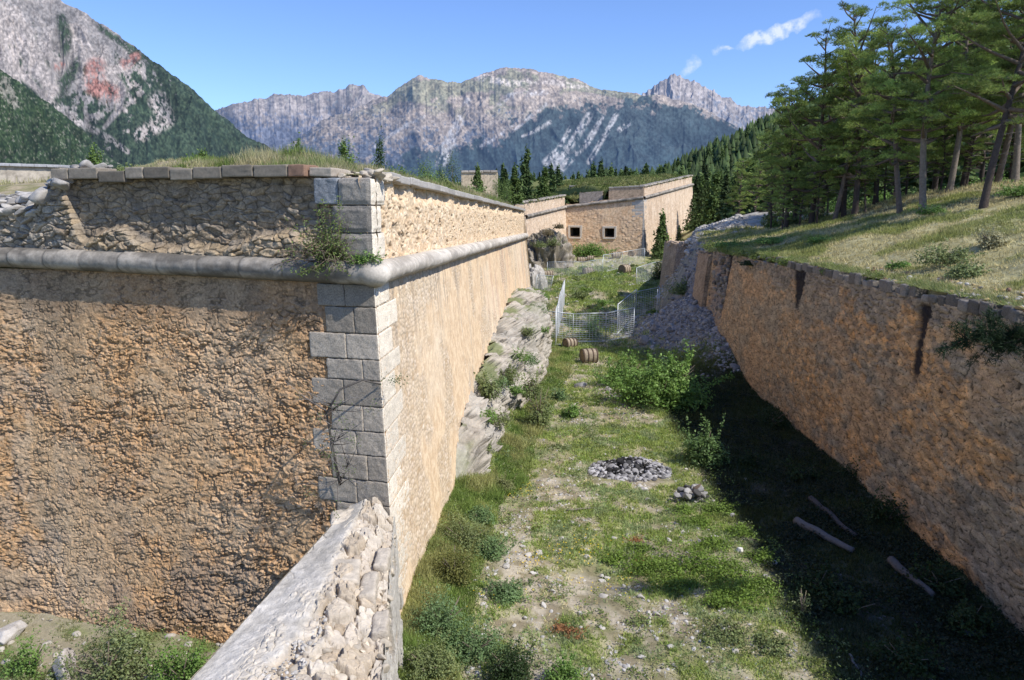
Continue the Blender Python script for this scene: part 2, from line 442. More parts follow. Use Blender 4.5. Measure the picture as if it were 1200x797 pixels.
# greenness of the ditch floor (0 bare, 1 lush)
def green(x, Y):
    g = fbm(x * .55, Y * .42, oct=4, seed=31) * .55 + .45 * fbm(x * 2.2, Y * 1.9, oct=4, seed=32)
    bias = np.interp(Y, [8, 20, 27, 34, 55, 62, 110], [.0, .01, .03, .06, .02, -.06, -.04])
    bank = .16 * S(xr_base(Y) + 2.2 - x, 0, 1.6)
    right = .12 * S(x, 5.0, 8.5) - .10 * np.exp(-((x - 2.6) / 2.2) ** 2 - ((Y - 20.5) / 5) ** 2)
    pile = -.3 * np.exp(-((x - 4.7) / 1.5) ** 2 - ((Y - 28.3) / 1.3) ** 2)
    scree = -.6 * np.exp(-((x - 13.5) / 3.2) ** 2 - ((Y - 59) / 9.0) ** 2)
    return S(g + bias + bank + right + pile + scree, .38, .62)
def tgreen(x, Y):
    g = fbm(x * .4, Y * .35, oct=4, seed=41); d = x - xtop(Y)
    return S(g - .05 + .12 * S(Y, 38, 50) * S(d, 5, 1) - .10 * S(d, .9, .2) - .12 * S(Y, 66, 72), .36, .56)

# ------------------------------------------------------------------ ground sheet
nf = 150
off = np.concatenate([-np.geomspace(4000, 30, 34)[:-1], np.linspace(-30, -21, 14)[:-1], np.linspace(-21, -1.6, 185), np.linspace(-1.5, .2, 12), np.linspace(.3, 14, 96), np.geomspace(14.3, 60, 50), np.geomspace(64, 5000, 46)])
Yr = np.concatenate([np.linspace(-30, 8, 20)[:-1], 8 * (72 / 8) ** np.linspace(0, 1, 430)[:-1], np.geomspace(72, 260, 150)[:-1], np.geomspace(260, 9000, 90)])
YY, OO = np.meshgrid(Yr, off, indexing='ij')
XX = xtop(YY) + OO * np.where(np.abs(OO) > 30, 1, 1)
ZZ = H(XX, YY)
G = green(XX, YY); TG = tgreen(XX, YY); ter = S(OO, -1.2, -.2); ter = np.where(YY > 66, np.clip((XX - xbot(YY)) / np.maximum(xtop(YY) - xbot(YY), .3), 0, 1), ter)
n1 = fbm(XX * 3.1, YY * 3.1, oct=4, seed=51); n2 = fbm(XX * .8, YY * .8, oct=3, seed=52)
soil = mixc((.28, .235, .155), (.46, .405, .31), S(n1, .38, .62)); soil = mixc(soil, (.17, .16, .08), S(n2, .45, .65) * .6)
gc = mixc((.20, .23, .07), (.36, .34, .16), S(n1, .3, .7))
cF = mixc(soil, gc, G * .85)
dry = mixc((.33, .29, .14), (.44, .40, .22), S(n1, .3, .7)); tgc = mixc((.17, .19, .06), (.26, .26, .11), n1)
cT = mixc(dry, tgc, TG * .8)
grey = mixc((.25, .225, .185), (.42, .385, .33), S(n1, .3, .7))
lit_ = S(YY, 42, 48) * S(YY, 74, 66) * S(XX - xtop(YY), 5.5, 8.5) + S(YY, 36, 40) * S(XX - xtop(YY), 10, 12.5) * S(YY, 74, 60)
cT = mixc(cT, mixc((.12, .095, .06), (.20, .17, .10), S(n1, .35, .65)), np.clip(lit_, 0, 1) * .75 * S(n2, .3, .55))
cT = mixc(cT, grey, np.clip(1.5 * np.exp(-((XX - 27) / 8.0) ** 2 - ((YY - 82) / 9.0) ** 2) + S(YY, 66, 70) * S(YY, 110, 80) * (1 - S(XX - xtop(YY), 2, 9)), 0, 1))
cc = mixc(cF, cT, ter)
forest = mixc((.04, .065, .022), (.07, .105, .035), S(fbm(XX * .05, YY * .05, oct=3, seed=55), .3, .7))
cc = mixc(cc, forest, S(YY, 150, 230))
scr = np.clip(1.6 * np.exp(-((XX - 14.2) / 3.4) ** 2 - ((YY - 59) / 8.0) ** 2), 0, 1)
cc = mixc(cc, (.27, .27, .28), scr)
lowleft = S(XX, -4.6, -5.4) * S(YY, 26, 21)
cc = mixc(cc, mixc((.34, .30, .21), (.16, .20, .06), S(fbm(XX * 1.3, YY * 1.3, oct=4, seed=57), .42, .58)), lowleft)
shade = S(XX - (xbot(YY) - 6.0), 0, 1.2) * (1 - ter) * S(YY, 52, 44)      # weedy strip, with the right-hand wall's shadow painted into its colour
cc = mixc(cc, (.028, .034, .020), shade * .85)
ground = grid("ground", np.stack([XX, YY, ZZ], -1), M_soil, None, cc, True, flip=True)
tag(ground, kind="structure")

# ------------------------------------------------------------------ mountains
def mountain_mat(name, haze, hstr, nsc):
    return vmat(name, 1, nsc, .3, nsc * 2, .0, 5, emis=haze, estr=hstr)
def seg(px, py, pts, w0, w1, jag=0):
    """soft mask around a polyline given in the photograph's frame"""
    m = np.zeros(px.shape)
    for i in range(len(pts) - 1):
        (ax, ay), (bx, by) = pts[i], pts[i + 1]; L2 = (bx - ax) ** 2 + (by - ay) ** 2
        t = np.clip(((px - ax) * (bx - ax) + (py - ay) * (by - ay)) / L2, 0, 1)
        d = np.hypot(px - ax - t * (bx - ax), py - ay - t * (by - ay))
        f = (i + t) / (len(pts) - 1); wd = w0 + (w1 - w0) * f
        m = np.maximum(m, S((wd - d) / (wd * .6 + .01), 0, 1))
    return m
def mountain(name, ridge, D0, D1, zb, colf, mat, nu, nt, amp, gf, skew, seed, jag=1.0, back=.35, power=1.0):
    rx = np.array([p[0] for p in ridge], float); ry = np.array([p[1] for p in ridge], float)
    s = np.linspace(rx[0], rx[-1], nu); py = np.interp(s, rx, ry)
    py = py + (fbm(s * .09, s * 0, oct=4, seed=seed) - .5) * 7 * jag + (ridged(s * .3, s * 0, oct=2, seed=seed + 4) - .5) * 2 * jag
    t = np.concatenate([np.linspace(-back, 0, 12)[:-1], np.linspace(0, 1, nt)])
    Tt, Ss = np.meshgrid(t, s, indexing='ij'); PY = np.broadcast_to(py, Tt.shape)
    v = (398.5 - PY) / F; yv = math.cos(TH) + v * math.sin(TH); zr = CAMZ + (-math.sin(TH) + v * math.cos(TH)) / yv * D0
    D = D0 + (D1 - D0) * Tt
    X = (Ss - 600) / F / yv * D
    tp = np.clip(Tt, 0, 1)
    Z = zb + (zr - zb) * (1 - np.abs(tp)) ** power
    Z = np.where(Tt < 0, zr + (zr - zb) * Tt * 1.2, Z)
    su = Ss * gf + skew * tp * 100 * gf
    wq = fbm(Ss * gf * .5, tp * 3, oct=3, seed=seed + 1)
    g = .25 * ridged(su + 1.4 * wq, tp * 2.2 + wq, oct=5, seed=seed + 2, gain=.55) + .75 * ridged(Ss * gf * .42 + skew * tp * 45 * gf + 9 + wq, tp * 3.2 + 1.5 * wq, oct=6, seed=seed + 7, gain=.5)
    g2 = fbm(Ss * gf * 5, tp * 16, oct=4, seed=seed + 3)
    env = np.clip(tp * 7, 0, 1) * (1 - .5 * tp)
    g3 = fbm(Ss * gf * 14, tp * 45, oct=3, seed=seed + 9, gain=.6)
    Z = Z + (g - .62) * amp * env + (g2 - .5) * amp * .14 * env + (g3 - .5) * amp * .03 * env
    D2 = D + (g2 - .5) * amp * .12 * env
    # where it shows in the photograph's frame
    yy = D2 * math.cos(TH) - (Z - CAMZ) * math.sin(TH); zz = D2 * math.sin(TH) + (Z - CAMZ) * math.cos(TH)
    PX = 600 + F * X / yy; PYa = 398.5 - F * zz / yy
    col = colf(PX, PYa, tp, g, g2) * (.70 + .6 * S(fbm(PX * .42 + PYa * .1, PYa * .5, oct=3, seed=seed + 12, gain=.65), .3, .7))[..., None] * (.62 + .45 * S(g, .38, .66))[..., None]  # last factor paints valley shading into the gullies
    o = grid(name, np.stack([X, D2, Z], -1), mat, None, col, True)
    return tag(o, kind="structure")

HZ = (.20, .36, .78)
def speck(px, py, sx, sy, seed): return fbm(px * sx, py * sy, oct=4, seed=seed, gain=.62)

def col_left(px, py, t, g, g2):
    n = speck(px, py, .16, .11, 101); n2 = speck(px, py, .5, .35, 102)
    rock = mixc((.20, .18, .165), (.36, .315, .28), S(n2, .3, .7)); rock = mixc(rock, (.17, .17, .17), S(g, .72, .5) * .5)
    tr = mixc((.018, .032, .020), (.055, .08, .045), S(n2, .35, .75))
    # tree line: rock above, forest below and along the right-hand ridge
    ridge_d = (px - 65) * .80 - py                                    # > 0 to the right of the ridge line
    f = S(n + (py - 105) * .0035 + S(px, 130, 210) * .28, .47, .57)
    f = np.maximum(f, seg(px, py, [(72, 22), (85, 75), (55, 130), (75, 170)], 9, 22) * S(n2, .25, .5))
    f = np.maximum(f, seg(px, py, [(95, 18), (150, 55), (310, 175)], 4, 9) * S(n2, .3, .5))
    f = np.maximum(f, seg(px, py, [(40, 60), (50, 110)], 10, 14) * S(n2, .4, .6))
    bare = np.maximum(seg(px, py, [(100, 20), (120, 75), (143, 105), (138, 130), (122, 150)], 14, 3), seg(px, py, [(10, 0), (40, 70), (62, 105), (55, 118)], 22, 7))
    bare = np.maximum(bare, seg(px, py, [(0, 62), (30, 92), (52, 112)], 8, 5))
    bare = np.maximum(bare, seg(px, py, [(90, 45), (88, 60), (65, 90)], 8, 8))
    bare = np.maximum(bare, seg(px, py, [(185, 118), (195, 140), (165, 158)], 15, 12) * S(n2, .42, .55))
    bare = np.maximum(bare, seg(px, py, [(60, 122), (95, 145), (125, 160), (150, 178)], 7, 4) * S(n2, .4, .55))
    f = f * (1 - bare)
    c = mixc(rock, tr, f)
    red = np.maximum(seg(px, py, [(112, 80), (110, 100), (130, 110)], 17, 15), np.maximum(seg(px, py, [(148, 74), (160, 66)], 10, 7), seg(px, py, [(66, 78), (74, 76)], 6, 5)))
    c = mixc(c, mixc((.19, .075, .062), (.33, .16, .13), S(n2, .3, .7)), red * S(n2 * .6 + n * .4, .36, .56) * .85)
    return c
def col_foot(px, py, t, g, g2):
    n2 = speck(px, py, .55, .45, 112); n = speck(px, py, .12, .12, 113)
    tr = mixc((.012, .026, .010), (.042, .068, .026), S(n2, .3, .7))
    b = S(n2 + .25 * seg(px, py, [(5, 100), (20, 125)], 14, 5) + .18 * (n - .5), .62, .80)
    return mixc(tr, (.24, .22, .18), b * .8)
def col_back(px, py, t, g, g2):
    n2 = speck(px, py, .35, .3, 121)
    c = mixc((.20, .175, .155), (.28, .24, .21), S(n2, .3, .7))
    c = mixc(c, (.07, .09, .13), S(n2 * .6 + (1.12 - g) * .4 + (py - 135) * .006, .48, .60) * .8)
    return mixc(c, (.30, .31, .22), S(n2, .55, .7) * .3 * S(py, 140, 110))
def col_mid(px, py, t, g, g2):
    n = speck(px, py, .05, .06, 131); n2 = speck(px, py, .33, .28, 132); n3 = speck(px + py * .6, py, .22, .07, 133)
    c = mixc((.20, .17, .145), (.33, .27, .21), S(n2, .3, .7))
    c = mixc(c, (.14, .165, .085), S(n + .16 * seg(px, py, [(420, 135), (480, 108), (560, 98), (600, 92)], 12, 14) + .2 * seg(px, py, [(670, 100), (760, 118)], 7, 6), .52, .62) * S(py, 150, 115) * .5)
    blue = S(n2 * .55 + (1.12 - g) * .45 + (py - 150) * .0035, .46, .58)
    c = mixc(c, (.05, .075, .11), blue * .85)  # blue-grey shade painted into the gullies and lower faces
    # wooded lower slopes and the dark shoulder on the right
    line = np.interp(px, [380, 450, 520, 560, 600, 640, 690, 740, 800, 860], [200, 182, 178, 170, 150, 132, 116, 118, 124, 140])
    f = S(py - line + (n - .5) * 60 + (n2 - .5) * 24, -3, 5)
    c = mixc(c, mixc((.016, .030, .034), (.040, .062, .062), n2), f * .95)
    sc = np.zeros(px.shape)
    for pts, a, b in (([(548, 118), (535, 150), (517, 188)], 5, 11), ([(600, 148), (575, 166), (560, 172)], 2, 3), ([(640, 122), (618, 140), (600, 155)], 3, 2),
                      ([(668, 150), (655, 175), (640, 190)], 3, 6), ([(690, 136), (672, 165), (640, 205)], 6, 7), ([(705, 138), (690, 165), (655, 200)], 4, 6),
                      ([(722, 135), (708, 160), (690, 190)], 4, 4), ([(645, 143), (622, 156), (612, 160)], 3, 2), ([(735, 145), (726, 152)], 5, 4), ([(585, 120), (596, 112), (640, 108)], 5, 4), ([(500, 135), (470, 150), (440, 172)], 3, 3)):
        sc = np.maximum(sc, seg(px, py, pts, a, b))
    sc = sc * S(n3 * .5 + n2 * .5 + .05, .46, .60)
    c = mixc(c, (.37, .35, .33), sc * .75)
    c = mixc(c, (.48, .42, .36), seg(px, py, [(560, 90), (600, 98), (640, 95), (690, 104)], 6, 4) * S(n2, .4, .6) * .8)
    return c
def col_peak(px, py, t, g, g2):
    n2 = speck(px, py, .3, .3, 141)
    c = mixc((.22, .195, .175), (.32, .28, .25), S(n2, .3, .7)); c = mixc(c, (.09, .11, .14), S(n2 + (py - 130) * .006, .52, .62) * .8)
    return c
A_ = mountain_mat
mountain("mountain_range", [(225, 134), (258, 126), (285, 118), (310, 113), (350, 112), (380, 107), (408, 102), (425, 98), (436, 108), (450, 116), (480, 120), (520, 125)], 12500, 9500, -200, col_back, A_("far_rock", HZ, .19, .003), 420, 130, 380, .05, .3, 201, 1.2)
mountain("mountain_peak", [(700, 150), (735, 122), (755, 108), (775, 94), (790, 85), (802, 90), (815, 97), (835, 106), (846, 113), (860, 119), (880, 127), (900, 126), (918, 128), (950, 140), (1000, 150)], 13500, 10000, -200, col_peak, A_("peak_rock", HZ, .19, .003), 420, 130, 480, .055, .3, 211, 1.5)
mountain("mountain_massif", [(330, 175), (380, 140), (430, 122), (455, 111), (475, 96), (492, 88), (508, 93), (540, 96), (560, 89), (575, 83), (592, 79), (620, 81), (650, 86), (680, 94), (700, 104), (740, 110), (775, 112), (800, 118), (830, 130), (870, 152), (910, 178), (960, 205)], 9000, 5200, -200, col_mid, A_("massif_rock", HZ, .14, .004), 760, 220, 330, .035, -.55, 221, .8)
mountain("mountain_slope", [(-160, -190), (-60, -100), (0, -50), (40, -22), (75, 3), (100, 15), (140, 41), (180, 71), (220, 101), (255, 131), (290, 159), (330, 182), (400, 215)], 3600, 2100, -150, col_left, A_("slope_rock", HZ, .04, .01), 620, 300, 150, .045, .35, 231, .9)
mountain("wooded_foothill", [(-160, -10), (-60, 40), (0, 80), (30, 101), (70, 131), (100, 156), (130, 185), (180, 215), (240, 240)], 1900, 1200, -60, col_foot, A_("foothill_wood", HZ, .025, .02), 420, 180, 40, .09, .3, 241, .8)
# ================================================================== NEAR BASTION
Kc = np.array([-3.17, 17.5]); ZC = 8.56          # corner at the cordon
dl = np.array([-9.9, 2.8]); dl /= np.linalg.norm(dl); nl = np.array([-.272, -.962])
dr = np.array([.0754, .9972]); nr = np.array([.9972, -.0754])
def zc_r(Y): return np.interp(Y, [17.5, 76], [8.56, 7.42])
def corner(z):            # plan point of the salient at height z
    f = np.clip((ZC - z) / ZC, -.02, 1.2) * (z < ZC)
    return Kc * (1 - f) + np.array([-2.62, 16.42]) * f
def left_pt(s, z):        # s metres left of the corner
    k = corner(z); q = k + dl * s
    return q
def right_pt(s, z):
    k = corner(z)
    Y = k[1] + s * dr[1]
    xt = xr_top(Y); zz = zc_r(Y); f = max(0.0, (zz - z) / zz)
    return np.array([xt * (1 - f) + float(xr_base(Y)) * f, Y])

bastion = thing("bastion", "near stone bastion with sharp grey quoined corner, rounded cordon and grass-topped parapet", "fortification", (-3.2, 17.5, 0))
BL = np.array((-3.2, 17.5, 0.0))
ORANGE = [(.27, .155, .075), (.38, .25, .14), (.33, .205, .11), (.44, .31, .19), (.25, .19, .14), (.36, .255, .165), (.31, .185, .095)]

# --- lower left face (rough plastered rubble)
su = np.concatenate([np.linspace(0, 10.35, 760), np.linspace(10.4, 15, 150)])
sv = np.linspace(-1.6, 8.45, 640)
Sg, Vg = np.meshgrid(su, sv)
f = np.clip((ZC - Vg) / ZC, 0, 1.1)
bx = Kc[0] * (1 - f) + -2.62 * f; by = Kc[1] * (1 - f) + 16.42 * f
s1 = np.minimum(Sg, 10.3); s2 = np.maximum(Sg - 10.3, 0)
X = bx + dl[0] * s1 + s2 * -.985; Y = by + dl[1] * s1 + s2 * .17
wx = (fbm(Sg * 2.2, Vg * 2.2, oct=4, seed=61) - .5) * .5; wy = (fbm(Sg * 2.2, Vg * 2.2, oct=4, seed=62) - .5) * .3
big = S(Vg, 3.6, .5) * S(Sg, 7, 1.5)             # larger stones low down beside the corner
f1, f2, idn = worley((Sg + wx) / .26, (Vg + wy + .12 * Sg) / .13, 63)
g1, g2, gid = worley((Sg + wx * .8) / .095, (Vg + wy * .8 + .12 * Sg) / .05, 64)
e = S(f2 - f1, .0, .22); eg = S(g2 - g1, 0, .25)
rough = fbm(Sg * 10, Vg * 15, oct=4, seed=65, gain=.62)
cn = vn((Sg + wx * .5) * 4.2, (Vg + wy + .2 * Sg) * 9.5, None, 161) * .7 + .3 * fbm(Sg * 14, Vg * 24, oct=2, seed=162)
crev = S(1 - np.abs(2 * cn - 1), .80, .95) * S(fbm(Sg * 3.1, Vg * 4.4, oct=3, seed=163), .42, .54)
cn2 = vn((Sg + wx * .5) * 9, (Vg + wy + .2 * Sg) * 19, None, 165); crev = np.maximum(crev, .6 * S(1 - np.abs(2 * cn2 - 1), .82, .96) * S(fbm(Sg * 4 + 7, Vg * 5, oct=2, seed=166), .45, .58))
patch = fbm(Sg * .45, Vg * .5, oct=3, seed=66)
disp = .78 * (.042 * (idn - .5) * (.45 + .55 * e) + .030 * (gid - .5) + .055 * (rough - .5) + .045 * (fbm(Sg * 2.5, Vg * 3.4, oct=3, seed=67) - .5)) - .06 * crev
disp = disp + big * (.03 * e * idn)
rz_ = fbm(Sg * .8 + 3, Vg * .9, oct=3, seed=167); disp *= .50 + .45 * S(rz_, .38, .58) + .4 * big
disp *= .4 + .6 * S(ZC - Vg, .6, 1.8)
disp = disp - .07 * S(1.45 - Sg, 0, .15)
disp = disp + .06 * S(-(Vg - 1.0), 0, 1.6) * S(fbm(Sg * .5, Vg, oct=2, seed=68), .4, .6)
X = X + nl[0] * disp; Y = Y + nl[1] * disp
c = pal(idn, ORANGE) * .35 + pal(gid, ORANGE) * .65
c = mixc(c, (.40, .25, .13), S(fbm(Sg * 2.2, Vg * 2.6, oct=4, seed=164), .42, .62) * .5)
c = mixc(c, (.42, .33, .235), S(patch, .46, .66) * .5); c = c * 1.36
c = mixc(c, (.24, .21, .185), S(fbm(Sg * .9 + 40, Vg * 1.1, oct=4, seed=69), .54, .68) * S(Vg, 5, 1) * .5)
c = mixc(c, (.33, .31, .285), S(fbm(Sg * 1.6 + 4, Vg * 1.1, oct=4, seed=60), .46, .62) * S(Sg, 7.5, 10.3) * .4)
c = mixc(c, (.52, .40, .27), S(rz_, .5, .36) * .4)
stn = S(fbm(Sg * 1.6, Vg * .22, oct=4, seed=168), .52, .66) * S(Vg, 3.0, 7.5); c = mixc(c, (.17, .135, .10), stn * .3)
c = mixc(c, (.12, .095, .08), S(ZC - Vg, 1.75, .9) * .45)      # dark band painted to deepen the cordon's shadow
c = c * np.array([1.13, 1.05, .93]) * (1.06 - .5 * crev)[..., None] * (.86 + .14 * S(e, .0, .6))[..., None] * (.65 + .7 * rough)[..., None]
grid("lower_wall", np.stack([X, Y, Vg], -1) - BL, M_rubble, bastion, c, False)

# --- upper left face
sv = np.linspace(8.5, 10.95, 170); Sg, Vg = np.meshgrid(su, sv)
s1 = np.minimum(Sg, 10.3); s2 = np.maximum(Sg - 10.3, 0)
X = Kc[0] + dl[0] * s1 - s2 * .985; Y = Kc[1] + dl[1] * s1 + s2 * .17
wx = (fbm(Sg * 2, Vg * 2, oct=3, seed=71) - .5) * .22; wy = (fbm(Sg * 2, Vg * 2, oct=3, seed=72) - .5) * .14
wx = wx * 2.2; wy = wy * 1.6; f1, f2, idn = worley((Sg + wx) / .34, (Vg + wy) / .15, 73, .95); e = S(f2 - f1, .0, .22)
h1, h2, hid = worley((Sg + wx) / .15, (Vg + wy) / .085, 74, .95)
rough = fbm(Sg * 8, Vg * 9, oct=4, seed=75)
# the lower courses stick out (eroded), the upper ones stand back in the shade of the coping
lim = 9.02 + .42 * np.exp(-((Sg - 2.4) / 1.3) ** 2) + .48 * np.exp(-((Sg - 7.1) / .9) ** 2) + .25 * (fbm(Sg * 1.6, Vg * 0, oct=3, seed=76) - .4) + 3 * S(Sg, 8.0, 8.9)
prom = S(lim - Vg, -.1, .16)
disp = -.20 + .22 * prom + .10 * e * idn * (.4 + .8 * prom) + .04 * (hid - .5) + .07 * (rough - .5)
disp = disp - .12 * S(1.0 - Sg, 0, .5)
top = 10.72 - .75 * S(Sg, 8.6, 9.6) - .5 * S(Sg, 11, 14)
Vt = np.minimum(Vg, top + .18 * (fbm(Sg * 4, Vg * 0, oct=3, seed=77) - .5) * S(Sg, 8, 9))
X = X + nl[0] * disp; Y = Y + nl[1] * disp
GR = [(.30, .24, .17), (.44, .32, .19), (.34, .28, .21), (.50, .36, .20), (.40, .34, .26), (.33, .24, .15)]
c = pal(idn, GR); c = mixc(c, (.42, .33, .22), prom * S(Sg, 8.5, 8) * .5)
c = mixc(c, (.33, .31, .28), S(Sg, 8.2, 9) * .5)
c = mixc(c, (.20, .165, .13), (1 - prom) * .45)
c = c * (.5 + .5 * S(e, .05, .6))[..., None] * (.75 + .25 * hid)[..., None] * (.55 + .9 * rough)[..., None]
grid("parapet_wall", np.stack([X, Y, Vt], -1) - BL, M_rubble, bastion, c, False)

# --- long sunlit face, lower
Yn = 16.42 + (76 - 16.42) * (np.linspace(0, 1, 900) ** 1.9)
hv = np.linspace(-.08, 1, 330)
Yg, Hg = np.meshgrid(Yn, hv)
Yc = 17.5 + (Yg - 16.42) * (58.5 / 59.58); zt = zc_r(Yc) - .12
Xb = np.interp(Yg, [16.42, 76], [-2.62, 2.1]); Xt = xr_top(Yc)
X = Xb * (1 - Hg) + Xt * Hg; Yy = Yg * (1 - Hg) + Yc * Hg; Z = Hg * zt
st = fbm(Yy * 2.6, Z * .35, oct=5, seed=81, gain=.62); pt = fbm(Yy * .25, Z * .45, oct=3, seed=82)
f1, f2, idn = worley((Yy + .1 * st) / .20, Z / .13, 83); e = S(f2 - f1, 0, .35)
fine = fbm(Yy * 7, Z * 5, oct=4, seed=84, gain=.6)
expo = S(fbm(Yy * .5 + 9, Z * .5, oct=3, seed=85) + .12 * S(Yy, 36, 20) + .10 * S(Z, 2, 0), .52, .66)      # where the render has gone
disp = .018 * e * (.4 + idn) * (.1 + .9 * expo) + .020 * (fine - .5) + .010 * (st - .5) - .012 * expo
X = X + disp * (1 + .5 * (Yy > 40))
c = mixc((.72, .52, .325), (.82, .64, .43), S(fine, .3, .7)); c = mixc(c, (.82, .68, .50), S(pt, .5, .7) * .6)
c = mixc(c, pal(idn, [(.50, .36, .22), (.66, .54, .39), (.58, .47, .34), (.72, .62, .5)]), expo * .6)
c = mixc(c, (.40, .36, .32), S(st, .56, .74) * S(fbm(Yy * .22, Z * .08, oct=2, seed=86), .45, .6) * S(Yy, 17, 24) * .5)
c = mixc(c, (.60, .38, .26), S(fbm(Yy * .8, Z * .2, oct=3, seed=87), .55, .7) * S(Yy, 30, 45) * .45)
dst = fbm(Yy * 5.5, Z * .22, oct=3, seed=88)
c = mixc(c, (.27, .23, .19), S(dst, .62, .74) * S(Z, 4.5, 7.8) * .45)
c = c * (.72 + .28 * S(e + (1 - expo), .1, .6))[..., None] * (.86 + .28 * fine)[..., None]
grid("side_wall", np.stack([X, Yy, Z], -1) - BL, M_plaster, bastion, c, False)

# --- long sunlit face, parapet above the cordon
def zcop(Y): return np.interp(Y, [17.5, 76], [10.72, 9.80])
hv = np.linspace(0, 1, 120); Yg, Hg = np.meshgrid(17.5 + 58.5 * np.linspace(0, 1, 900) ** 1.9, hv)
Z = (zc_r(Yg) + .05) * (1 - Hg) + (zcop(Yg) + .02) * Hg
ys = Yg; wx = (fbm(ys * 2, Z * 2, oct=3, seed=91) - .5) * .16
wx = wx * 2; f1, f2, idn = worley((ys + wx) / .24, (Z + wx) / .13, 93, .95); e = S(f2 - f1, 0, .25); rough = fbm(ys * 8, Z * 8, oct=4, seed=94)
top_er = S(Hg, .72, .95) * S(fbm(ys * .9, Z * 0, oct=2, seed=95), .35, .55)
pit = S(fbm(ys * 3.2, Z * 4.2, oct=3, seed=96), .60, .70)
disp = -.10 + .03 * e * idn + .06 * (rough - .5) - .07 * pit - .16 * top_er
X = xr_top(Yg) + disp
c = pal(idn, [(.66, .48, .30), (.76, .58, .38), (.80, .65, .46), (.70, .51, .32), (.77, .62, .44)])
c = c * (.84 + .16 * S(e, .04, .5))[..., None] * (1 - .35 * pit)[..., None] * (.7 + .6 * rough)[..., None]
grid("side_parapet", np.stack([X, Yg, Z], -1) - BL, M_plaster, bastion, c, False)
# end return of the long face and a closing wall behind it
for nm, (xa, ya), (xb, yb) in (("end_wall", (2.1, 76.0), (-24.0, 79.0)),):
    u = np.linspace(0, 1, 160); vv = np.linspace(-.05, 1, 90); U, V = np.meshgrid(u, vv)
    top = np.array([xr_top(76.0) - .1, 76.0]); 
    X = (xa * (1 - V) + top[0] * V) * (1 - U) + xb * U; Yy = ya * (1 - U) + yb * U; Z = V * 9.8
    grid(nm, np.stack([X, Yy + .05 * fbm(U * 60, V * 30, oct=3, seed=97), Z], -1) - BL, M_plaster, bastion, np.broadcast_to(np.array([.5, .4, .28]), X.shape + (3,)) * (.8 + .4 * fbm(U * 50, V * 30, oct=3, seed=98))[..., None], False, flip=True)

# --- cordon (half-round string course), with a joint every metre or so
def cordon(name, path, zf, out, parent, rad, col_a, col_b, base, seg_len=1.1, n=14, step=.05, seed=0, mat=None, corner_s=None, col_c=None, col_d=None):
    path = np.asarray(path, float); L = np.concatenate([[0], np.cumsum(np.linalg.norm(np.diff(path, axis=0), axis=1))])
    ds = step; s = [0.0]
    while s[-1] < L[-1]: s.append(s[-1] + step * (1 + .5 * max(0, s[-1] - 15) / 10))
    s = np.minimum(np.array(s), L[-1])
    px = np.interp(s, L, path[:, 0]); py = np.interp(s, L, path[:, 1]); zc = zf(px, py)
    T = np.gradient(np.stack([px, py], 1), axis=0); T /= np.linalg.norm(T, axis=1)[:, None] + 1e-9
    Nn = np.stack([T[:, 1], -T[:, 0]], 1) * out
    an = np.linspace(-math.pi * .62, math.pi * .62, n)
    if corner_s is not None: rad = rad * (1 + .22 * np.exp(-((s - corner_s) / .07) ** 2))
    k = np.floor(s / seg_len); s_j = s + .35 * np.sin(np.floor(s / seg_len) * 2.3) * 0; h = _h(k, k * 0, k * 0, seed); fr = s / seg_len - k
    joint = np.minimum(fr, 1 - fr) * seg_len
    rr = rad * (1 + .05 * (h - .5)) * (1 - .05 * (1 - S(joint, 0, .025)))
    A, Rr = np.meshgrid(an, rr); 
    Sx = np.broadcast_to(s[:, None], A.shape)
    nse = fbm(Sx * 6, A * 2, oct=4, seed=seed + 1)
    Rr = Rr + (nse - .5) * .035
    co = np.cos(A) * Rr * 1.25 + .04; si = np.sin(A) * Rr
    V = np.stack([px[:, None] + Nn[:, 0:1] * co, py[:, None] + Nn[:, 1:2] * co, zc[:, None] + si], -1)
    c = mixc(col_a, col_b, S(nse + (h[:, None] - .5) * .5, .3, .7))
    if col_c is not None: c = np.where((s > corner_s)[:, None, None], mixc(col_c, col_d, S(nse + (h[:, None] - .5) * .5, .3, .7)), c)
    c = c * (.6 + .4 * S(joint, 0, .02))[:, None, None]
    lich = S(fbm(Sx * 1.1, A * 1.2, oct=5, seed=seed + 3, gain=.6) + .10 * np.exp(-((s - (corner_s or -99) + 1.3) / 1.4) ** 2)[:, None], .46, .62)
    c = mixc(c, np.array(col_a) * .42, lich * (.8 if col_c is None else .8 - .5 * (s > corner_s))[..., None] if col_c is not None else lich * .8)
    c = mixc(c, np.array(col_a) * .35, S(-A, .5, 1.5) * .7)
    return grid(name, V - np.array(base), mat or M_block, parent, c, True, flip=(out > 0))
path_c = [(-17.5, 21.06), tuple(Kc + dl * 10.3), tuple(Kc), (float(xr_top(76)), 76)]
_L = [math.dist(path_c[i], path_c[i + 1]) for i in range(3)]
def zcord(x, y): return np.where(np.asarray(x) < -3.17 + .02 * (np.asarray(y) > 17.6), 8.56 + .19 * np.clip((-3.17 - x) / 9.9, 0, 1), zc_r(y))
cordon("cordon", path_c, zcord, 1, bastion, .27, (.25, .225, .19), (.38, .34, .285), BL, 1.15, seed=5, corner_s=_L[0] + _L[1], col_c=(.50, .45, .38), col_d=(.68, .62, .53))

